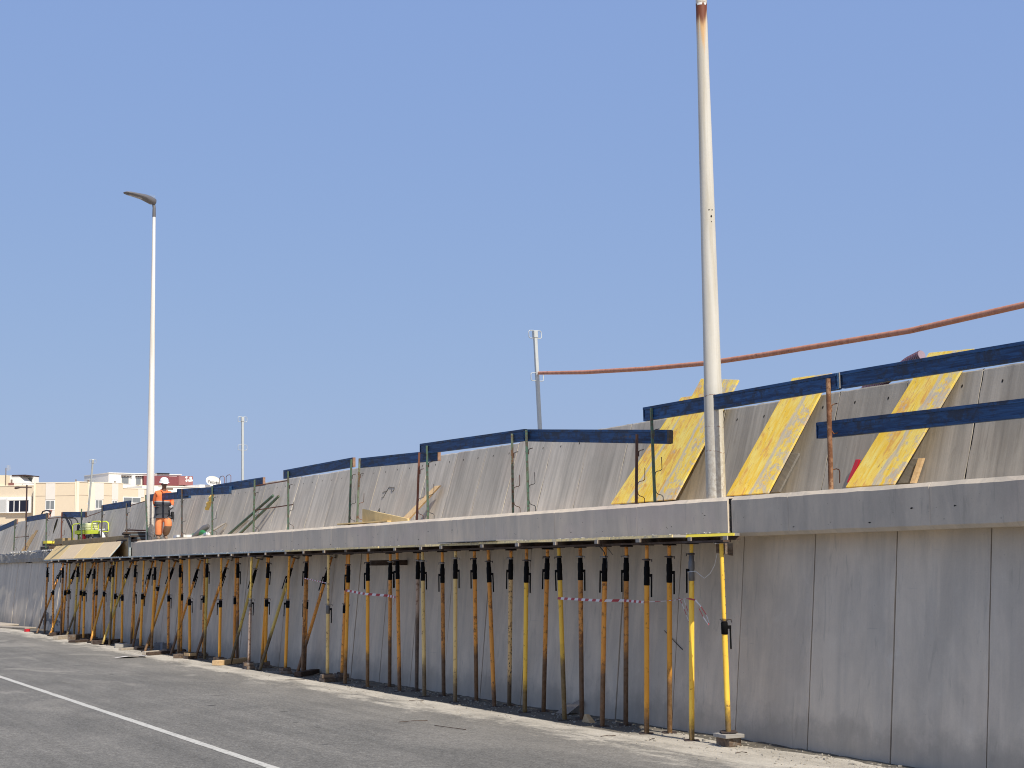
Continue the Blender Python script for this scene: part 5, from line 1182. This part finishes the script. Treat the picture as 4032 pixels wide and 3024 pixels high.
# helmet, tilted forward
hb = MB(); hb.lathe([(.150, -.012), (.152, 0), (.128, .012), (.128, .03), (.120, .075), (.095, .115), (.055, .138), (0, .145)], 24)
hb.add([(-.085, -.10, -.004), (.085, -.10, -.004), (.06, -.185, -.02), (-.06, -.185, -.02), (-.085, -.10, .010), (.085, -.10, .010), (.06, -.185, -.010), (-.06, -.185, -.010)], [(3, 2, 1, 0), (4, 5, 6, 7), (0, 1, 5, 4), (1, 2, 6, 5), (2, 3, 7, 6), (3, 0, 4, 7)])
hb.tube((0, -.11, .08), (0, .1, .10), .012, n=8)
h_ = hb.build('helmet', M['helmet'], wk, local=True); h_.location = (.035, -.055, 1.675); h_.rotation_euler = (rad(13), 0, 0)
def hand(base, fdir, side, mats):
    f = Vector(fdir).normalized(); s_ = Vector(side).normalized(); dn = f.cross(s_).normalized(); base = Vector(base); mb = MB()
    mb.path([base - f * .03, base, base + f * .05, base + f * .085], [.028, .034, .042, .036], 10)
    for k, (o_, l) in enumerate(((-.030, .060), (-.010, .070), (.010, .066), (.030, .050))):
        p = base + f * .08 + s_ * o_; q = p + f * l * .55 + dn * .010; r = q + f * l * .2 + dn * l * .5
        mb.path([p - f * .02, p, q, r], [.012, .0115, .0105, .009], 7)
    p = base + f * .02 - s_ * .036; mb.path([p, p - s_ * .022 + f * .022, p - s_ * .018 + f * .05 + dn * .02], [.014, .012, .010], 7)
    return mb.build('glove', mats, wk, local=True)
hand((.222, -.215, .962), (-.35, -.55, -.75), (.9, -.2, -.3), M['glove'])
hand((-.10, .17, .89), (.2, 0, -1), (0, 1, 0), M['glove'])
b = MB(); b.tube((.14, -.33, .87), (.24, -.28, .92), .022, n=8); b.tube((.10, -.34, .83), (.15, -.32, .88), .012, n=8); b.build('held_tool', M['black'], wk, local=True)
b = MB(); b.box((.285, -.06, .70), (.07, .12, .22), Matrix.Rotation(.08, 3, 'Y')); b.box((.30, -.12, .66), (.05, .05, .14)); b.build('tool_pouch', M['black'], wk, local=True, bev=.01)
b = MB(); b.path([(.32, -.1, .62), (.322, -.1, .50)], .008, 6); b.path([(.30, -.12, .62), (.302, -.12, .52)], .006, 6); b.build('pouch_strap', M['greycollar'], wk, local=True)
b = MB(); b.path([(-.06, -.10, 1.44), (-.01, -.145, 1.36), (.02, -.15, 1.30)], [.020, .018, .012], 7); b.path([(.12, -.10, 1.44), (.07, -.145, 1.36), (.035, -.15, 1.30)], [.020, .018, .012], 7); b.build('collar', M['jorange'], wk, local=True)

# ================================================================ building
bd = thing('apartment_building', (32.6, 150, 0), 'ochre flat roofed apartment block with pale window panels behind the far wall', 'building')
def fac(fn):
    a, c = FAC[fn]; a = Vector((a[0], a[1], 0)); c = Vector((c[0], c[1], 0)); t_ = (c - a).normalized(); n = Vector((t_.y, -t_.x, 0))
    if n.y > 0: n = -n
    return a, t_, n
def el(e, name, mat, parent=bd, o0=.0, o1=.03, z0=None, z1=None, d=None, rel=None):
    fn, u0, u1, a0, a1 = BEL[e] if isinstance(e, str) else e
    if z0 is not None: a0 = z0
    if z1 is not None: a1 = z1
    a, t_, n = fac(fn); mb = MB()
    ps = [a + t_ * u0 + n * o1, a + t_ * u1 + n * o1, a + t_ * u1 + n * o0, a + t_ * u0 + n * o0]
    mb.hexa([p + Vector((0, 0, a0)) for p in ps] + [p + Vector((0, 0, a1)) for p in ps])
    ob = mb.build(name, mat, parent if parent.parent is None else None)
    if parent.parent is not None:
        ob.data.transform(Matrix.Translation(-bd.location)); ob.parent = parent
    return ob
def block(fn, u0, u1, z0, z1, depth, name, mat, parent=bd): return el((fn, u0, u1, z0, z1), name, mat, parent, -depth, 0)
LL = (Vector(FAC['L'][1]) - Vector(FAC['L'][0])).length; LM = (Vector(FAC['M'][1]) - Vector(FAC['M'][0])).length; LN = (Vector(FAC['N'][1]) - Vector(FAC['N'][0])).length
block('L', -6, LL, 0, 10.42, 9, 'wall', M['tan']); block('M', 0, LM, 0, 10.60, 9, 'wall', M['tan'])
block('N', 0.02, 5.29, 0, 10.66, 9, 'wall', M['tan']); block('N', 5.295, LN, 0, 10.18, 8.6, 'wall', M['tan'])
cp_ = lambda fn, u0, u1, z: el((fn, u0, u1, z, z + .07), 'parapet_cap', M['cream'], bd, -.3, .05)
cp_('L', -6, LL, 10.42); cp_('M', -.05, LM, 10.60); cp_('N', .02, 5.29, 10.66); cp_('N', 5.3, LN, 10.18)
for e in ('pil1', 'pil2'): el(e, 'pilaster', M['cream'], o1=.06, z0=2, z1=10.6)
for e in ('pil3', 'pil4'): el(e, 'pilaster', M['cream'], o1=.06, z0=2, z1=10.66)
for e, zt in (('pal1', 10.58), ('pal2', 10.64), ('pal3', 10.64), ('pal4', 10.15)): el(e, 'pale_panel', M['pale'], o1=.05, z1=zt)
el('pal1b', 'pale_panel', M['pale'], o1=.05, z0=4)
fn, u0, u1, a0, a1 = BEL['win3']; el((fn, u0 - .05, u1 + .1, 4, a0 - .02), 'pale_panel', M['pale'], o1=.05)
el((fn, BEL['win4'][1] - .02, BEL['win4'][2] + .09, 4, 7.9), 'pale_panel', M['pale'], o1=.05)
el('grM', 'string_line', M['brownsh'], o1=.012); el('grN', 'string_line', M['brownsh'], o1=.012)
def window(e, panes, frame_m=M['winframe'], glass=M['curtain'], o=.07, z0=None):
    fn, u0, u1, a0, a1 = BEL[e]
    if z0: a0 = z0
    w_ = el((fn, u0, u1, a0, a1), 'window', frame_m, o1=o)
    n = panes; m_ = .07; pw = (u1 - u0 - m_ * (n + 1)) / n
    for i in range(n):
        s_ = u0 + m_ + i * (pw + m_); el((fn, s_, s_ + pw, a0 + .09, a1 - .07), 'pane', glass, w_, o + .002, o + .012)
    return w_
window('win2', 2); window('win3', 2); window('win4', 2, z0=8.0)
el((BEL['win2'][0], BEL['win2'][1] - .03, BEL['win2'][2], BEL['win2'][4] + .0, BEL['win2'][4] + .06), 'lintel_shadow_gap', M['brownsh'], o1=.03)
fn, u0, u1, a0, a1 = BEL['win5']; w5 = window('win5', 2, glass=M['curtain'])
# big projecting window
fn, u0, u1, a0, a1 = BEL['win1']; w1 = el('win1', 'window', M['winframe'], o1=.38)
el('shut1', 'shutter_box', M['whiter'], w1, .38, .42)
g0, g1, h0, h1 = BEL['glass1'][1:]
cuts = [g0, BEL['m1'][1], BEL['m1'][2], BEL['m2'][1], BEL['m2'][2], g1]
for i in (0, 2, 4): el((fn, cuts[i] + .01, cuts[i + 1] - .01, h0, h1), 'pane', M['glass'], w1, .385, .395)
w0 = el('win0', 'window', M['winframe'], o1=.30); el('shut0', 'shutter', M['shutter'], w0, .30, .31)
# roof things of the left part
el('roomL', 'roof_room', M['beige'], o0=-3.2, o1=-.2, z0=10.40)
fn, u0, u1, a0, a1 = BEL['stair']; a, t_, n = fac(fn); mb = MB()
pts = [(u0 + .02, 10.42), (u1, 10.42), (u0 + .95, a1), (u0 + .02, a1)]
fr = [a + t_ * u + n * (-.6) + Vector((0, 0, z)) for u, z in pts]; bk_ = [p - n * 1.6 for p in fr]
mb.add(fr + bk_, [(3, 2, 1, 0), (4, 5, 6, 7)] + [(i, (i + 1) % 4, 4 + (i + 1) % 4, 4 + i) for i in range(4)]); mb.build('stair_wall', M['whiter'], bd)
el('slabtop', 'roof_slab', M['darkpole'], o0=-3.5, o1=-.5); el((fn, BEL['stair'][1] + .9, BEL['winr'][2] + .15, 10.42, BEL['slabtop'][3]), 'roof_room', M['whiter'], o0=-3.4, o1=-2.3)
el((fn, BEL['winr'][1], BEL['winr'][2], 10.85, 11.35), 'pane', M['curtain'], o0=-2.29, o1=-2.26)
ch = el('chim', 'chimney', M['brick'], o0=-.3, o1=0.02); el('pot', 'chimney_pot', M['brownsh'], ch, -.2, -.06)
el((fn, BEL['rail'][1], LL, 10.62, 10.645), 'roof_railing', M['darkpole'], o0=-.1, o1=-.07); el((fn, BEL['rail'][1] + 1.2, BEL['rail'][1] + 1.23, 10.45, 10.63), 'roof_railing', M['darkpole'], o0=-.1, o1=-.07)
for e_, u_ in (('M', 3.85), ('N', 1.5), ('N', 1.62), ('N', 4.6)): el((e_, u_, u_ + .10, 10.66, 10.66 + .28), 'vent_pipe', M['brownsh'], o0=-.5, o1=-.4)
an = thing('roof_antenna', (22.5, 157, 10.4), 'thin roof antenna on a mast at the far left', 'antenna')
fn, u0, u1, a0, a1 = BEL['mast']; a, t_, n = fac(fn); pb = a + t_ * ((u0 + u1) / 2) - n * .15
b = MB(); b.tube(pb + Vector((0, 0, 10.4)), pb + Vector((0, 0, 12.25)), .045, n=8); b.build('mast', M['brownsh'], an)
b = MB()
for i in range(6): z = 12.0 + .09 * i; b.tube(pb + t_ * .05 + Vector((0, 0, z)), pb + t_ * (.55 - .06 * abs(i - 2)) + Vector((0, 0, z + .03)), .012, n=5)
for i in range(3): b.tube(pb + t_ * (.12 + .15 * i) + Vector((0, 0, 11.98)), pb + t_ * (.12 + .15 * i) + Vector((0, 0, 12.5)), .012, n=5)
b.build('antenna_grid', M['shutter'], an)
# white rooftop building behind
wb = thing('white_building', (44, 159, 0), 'white rooftop building with maroon cladding behind the lamp and the worker', 'building')
def el2(e, name, mat, o0=0, o1=.03, **k):
    ob = el(e, name, mat, bd, o0, o1, **k); ob.data.transform(Matrix.Translation(bd.location - wb.location)); ob.parent = wb; return ob
el2(('R', 0.0, 8.2, 0, 12.05), 'wall', M['whiter'], -6, 0); el2(('R', 8.2, 9.6, 0, 11.98), 'wall', M['whiter'], -6, -.2)
el2(('R', -.05, 8.3, 12.05, 12.13), 'roof_cap', M['whiter'], -6, .1)
el2('cont1', 'maroon_cladding', M['maroon'], 0, .35); el2('cont2', 'maroon_cladding', M['maroon2'], -.2, .30)
el2(('R', 7.77, 7.83, 10.9, 11.95), 'cladding_post', M['maroon2'], 0, .40)
mb = MB(); a, t_, n = fac('R')
for i in range(9):
    u = random.uniform(8.7, 9.35); z = random.uniform(11.1, 11.8); q = random.uniform(.1, .22); c = a + t_ * u + n * (.308 + .002 * i) + Vector((0, 0, z))
    mb.add([c + t_ * q * math.cos(k * 1.257 + i) * random.uniform(.5, 1) + Vector((0, 0, q * math.sin(k * 1.257 + i) * random.uniform(.5, 1))) for k in range(5)], [(0, 1, 2, 3, 4)])
o = mb.build('torn_patch', M['whiter']); o.data.transform(Matrix.Translation(-wb.location)); o.parent = wb
for e, mt in (('sh1', 'brownsh'), ('sh2', 'brownsh')):
    el2(e, 'awning_recess', M['pale'], 0, .04)
    fn, u0, u1, a0, a1 = BEL[e]; el2((fn, u0 + .05, u0 + (u1 - u0) * .75, a0 + .05, a1 - .15), 'recess_panel', M['curtain'], .04, .06)
    el2((fn, u0 - .05, u1 + .08, a1 - .03, a1 + .02), 'pergola_bar', M['darkpole'], .04, .25)
    for k in range(4): el2((fn, u0 + k * (u1 - u0) / 3.2, u0 + k * (u1 - u0) / 3.2 + .05, a1 - .10, a1 - .02), 'pergola_bar', M['darkpole'], .04, .25)
el2(('R', 3.2, 8.4, 10.2, 10.86), 'parapet', M['beige'], .05, .5)
for (u0, u1, z1) in ((0.0, 6.9, 10.62), (6.9, 10.5, 10.92)): el2(('W', u0, u1, 0, z1), 'wall', M['whiter'], -3, 0)
el2('wslot', 'vent_slot', M['brownsh'], 0, .03); el2(('W', 1.9, 6.9, 10.60, 10.66), 'roof_cap', M['whiter'], -.5, .08)
a, t_, n = fac('R')
b = MB(); c = a + t_ * 6.1 + n * .1 + Vector((0, 0, 12.1)); b.hexa([c + t_ * x + n * y + Vector((0, 0, z)) for z, e in ((0, 0), (.12, 1)) for x, y in ((-.7, .1), (.7, .1), (.7, -.4), (-.7, -.4))]); o = b.build('dark_tarpaulin', M['black']); o.data.transform(Matrix.Translation(-wb.location)); o.parent = wb
# satellite dish
a, t_, n = fac('W'); fn, u0, u1, a0, a1 = BEL['dish']; dc = a + t_ * ((u0 + u1) / 2 - .05) + n * .8 + Vector((0, 0, (a0 + a1) / 2 - .02)); 
ds = thing('satellite_dish', tuple(dc), 'white satellite dish with handwritten style lettering on the roof right of the worker', 'satellite dish')
toC = (Vector((0, 0, 2.3)) - dc); toC.z = 0; toC.normalize(); nd = (toC + Vector((0, 0, .18))).normalized(); right = nd.cross(Vector((0, 0, 1))).normalized() * -1; upd = nd.cross(right) * -1
if upd.z < 0: upd = -upd
if right.dot(cr) < 0: right = -right
ca, sa = math.cos(-.30), math.sin(-.30); r2_ = right * ca + upd * sa; u2_ = -right * sa + upd * ca
vs = [dc - nd * .12]; rings = 5; n_ = 28
for i in range(1, rings + 1):
    q = i / rings
    for k in range(n_):
        an_ = 2 * math.pi * k / n_; vs.append(dc - nd * .12 * (1 - q * q) + r2_ * .80 * q * math.cos(an_) + u2_ * .54 * q * math.sin(an_))
fs = [(0, 1 + k, 1 + (k + 1) % n_) for k in range(n_)] + [(1 + (i - 1) * n_ + k, 1 + i * n_ + k, 1 + i * n_ + (k + 1) % n_, 1 + (i - 1) * n_ + (k + 1) % n_) for i in range(1, rings) for k in range(n_)]
b = MB(); b.add(vs, fs, 0, True); b.build('dish_bowl', M['whiter'], ds)
b = MB(); b.tube(dc - nd * .2, dc - nd * .25 - Vector((0, 0, .8)), .05, n=8); b.tube(dc - upd * .5, dc + nd * .8 - upd * .35, .02, n=6); b.box(dc + nd * .8 - upd * .33, (.10, .10, .10)); b.build('dish_arm', M['shutter'], ds)
cu_ = bpy.data.curves.new('lettering', 'FONT'); cu_.body = 'Telev\u00e9s'; cu_.size = .38; cu_.extrude = .004; cu_.align_x = 'CENTER'; cu_.align_y = 'CENTER'; cu_.offset = .006
to = bpy.data.objects.new('lettering_src', cu_); S.collection.objects.link(to); dg = bpy.context.evaluated_depsgraph_get(); dg.update()
me = bpy.data.meshes.new_from_object(to.evaluated_get(dg)); bpy.data.objects.remove(to); me.name = 'lettering'; me.materials.clear(); me.materials.append(M['black'])
lt = bpy.data.objects.new('lettering', me); S.collection.objects.link(lt); lt.parent = ds
t2, t3 = right * math.cos(-.10) + upd * math.sin(-.10), -right * math.sin(-.10) + upd * math.cos(-.10)
Mt = Matrix((t2, t3, nd)).transposed().to_4x4(); lt.matrix_local = Matrix.Translation(nd * .02 - upd * .10) @ Mt
# dark street light far left
sl_ = thing('street_light', (20.51, 110, 0), 'dark slim street light with one arm in front of the ochre building', 'street light')
b = MB(); b.tube((20.51, 110, 0), (20.51, 110, 8.2), .07, .05, 10); b.build('pole', M['darkpole'], sl_)
b = MB(); b.tube((20.85, 110, 8.0), (19.95, 110, 8.0), .035, n=8); b.build('arm', M['darkpole'], sl_)
b = MB(); b.path([(20.1, 110, 8.0), (19.95, 110, 7.99), (19.75, 110, 7.96), (19.66, 110, 7.96)], [.03, .07, .09, .03], 10); b.build('lamp_head', M['darkpole'], sl_)
# white funnel-like vent and red pin behind
b = MB(); b.tube((26.2, 130, 3), (26.2, 130, 7.0), .05, n=8); b.lathe([(.05, 6.85), (.16, 7.15), (.12, 7.2)], 10, (26.2, 130, 0)); tag(b.build('red_stake', M['brick']), 'thin red stake with a small cup in front of the ochre building', 'stake')

bpy.context.view_layer.update()
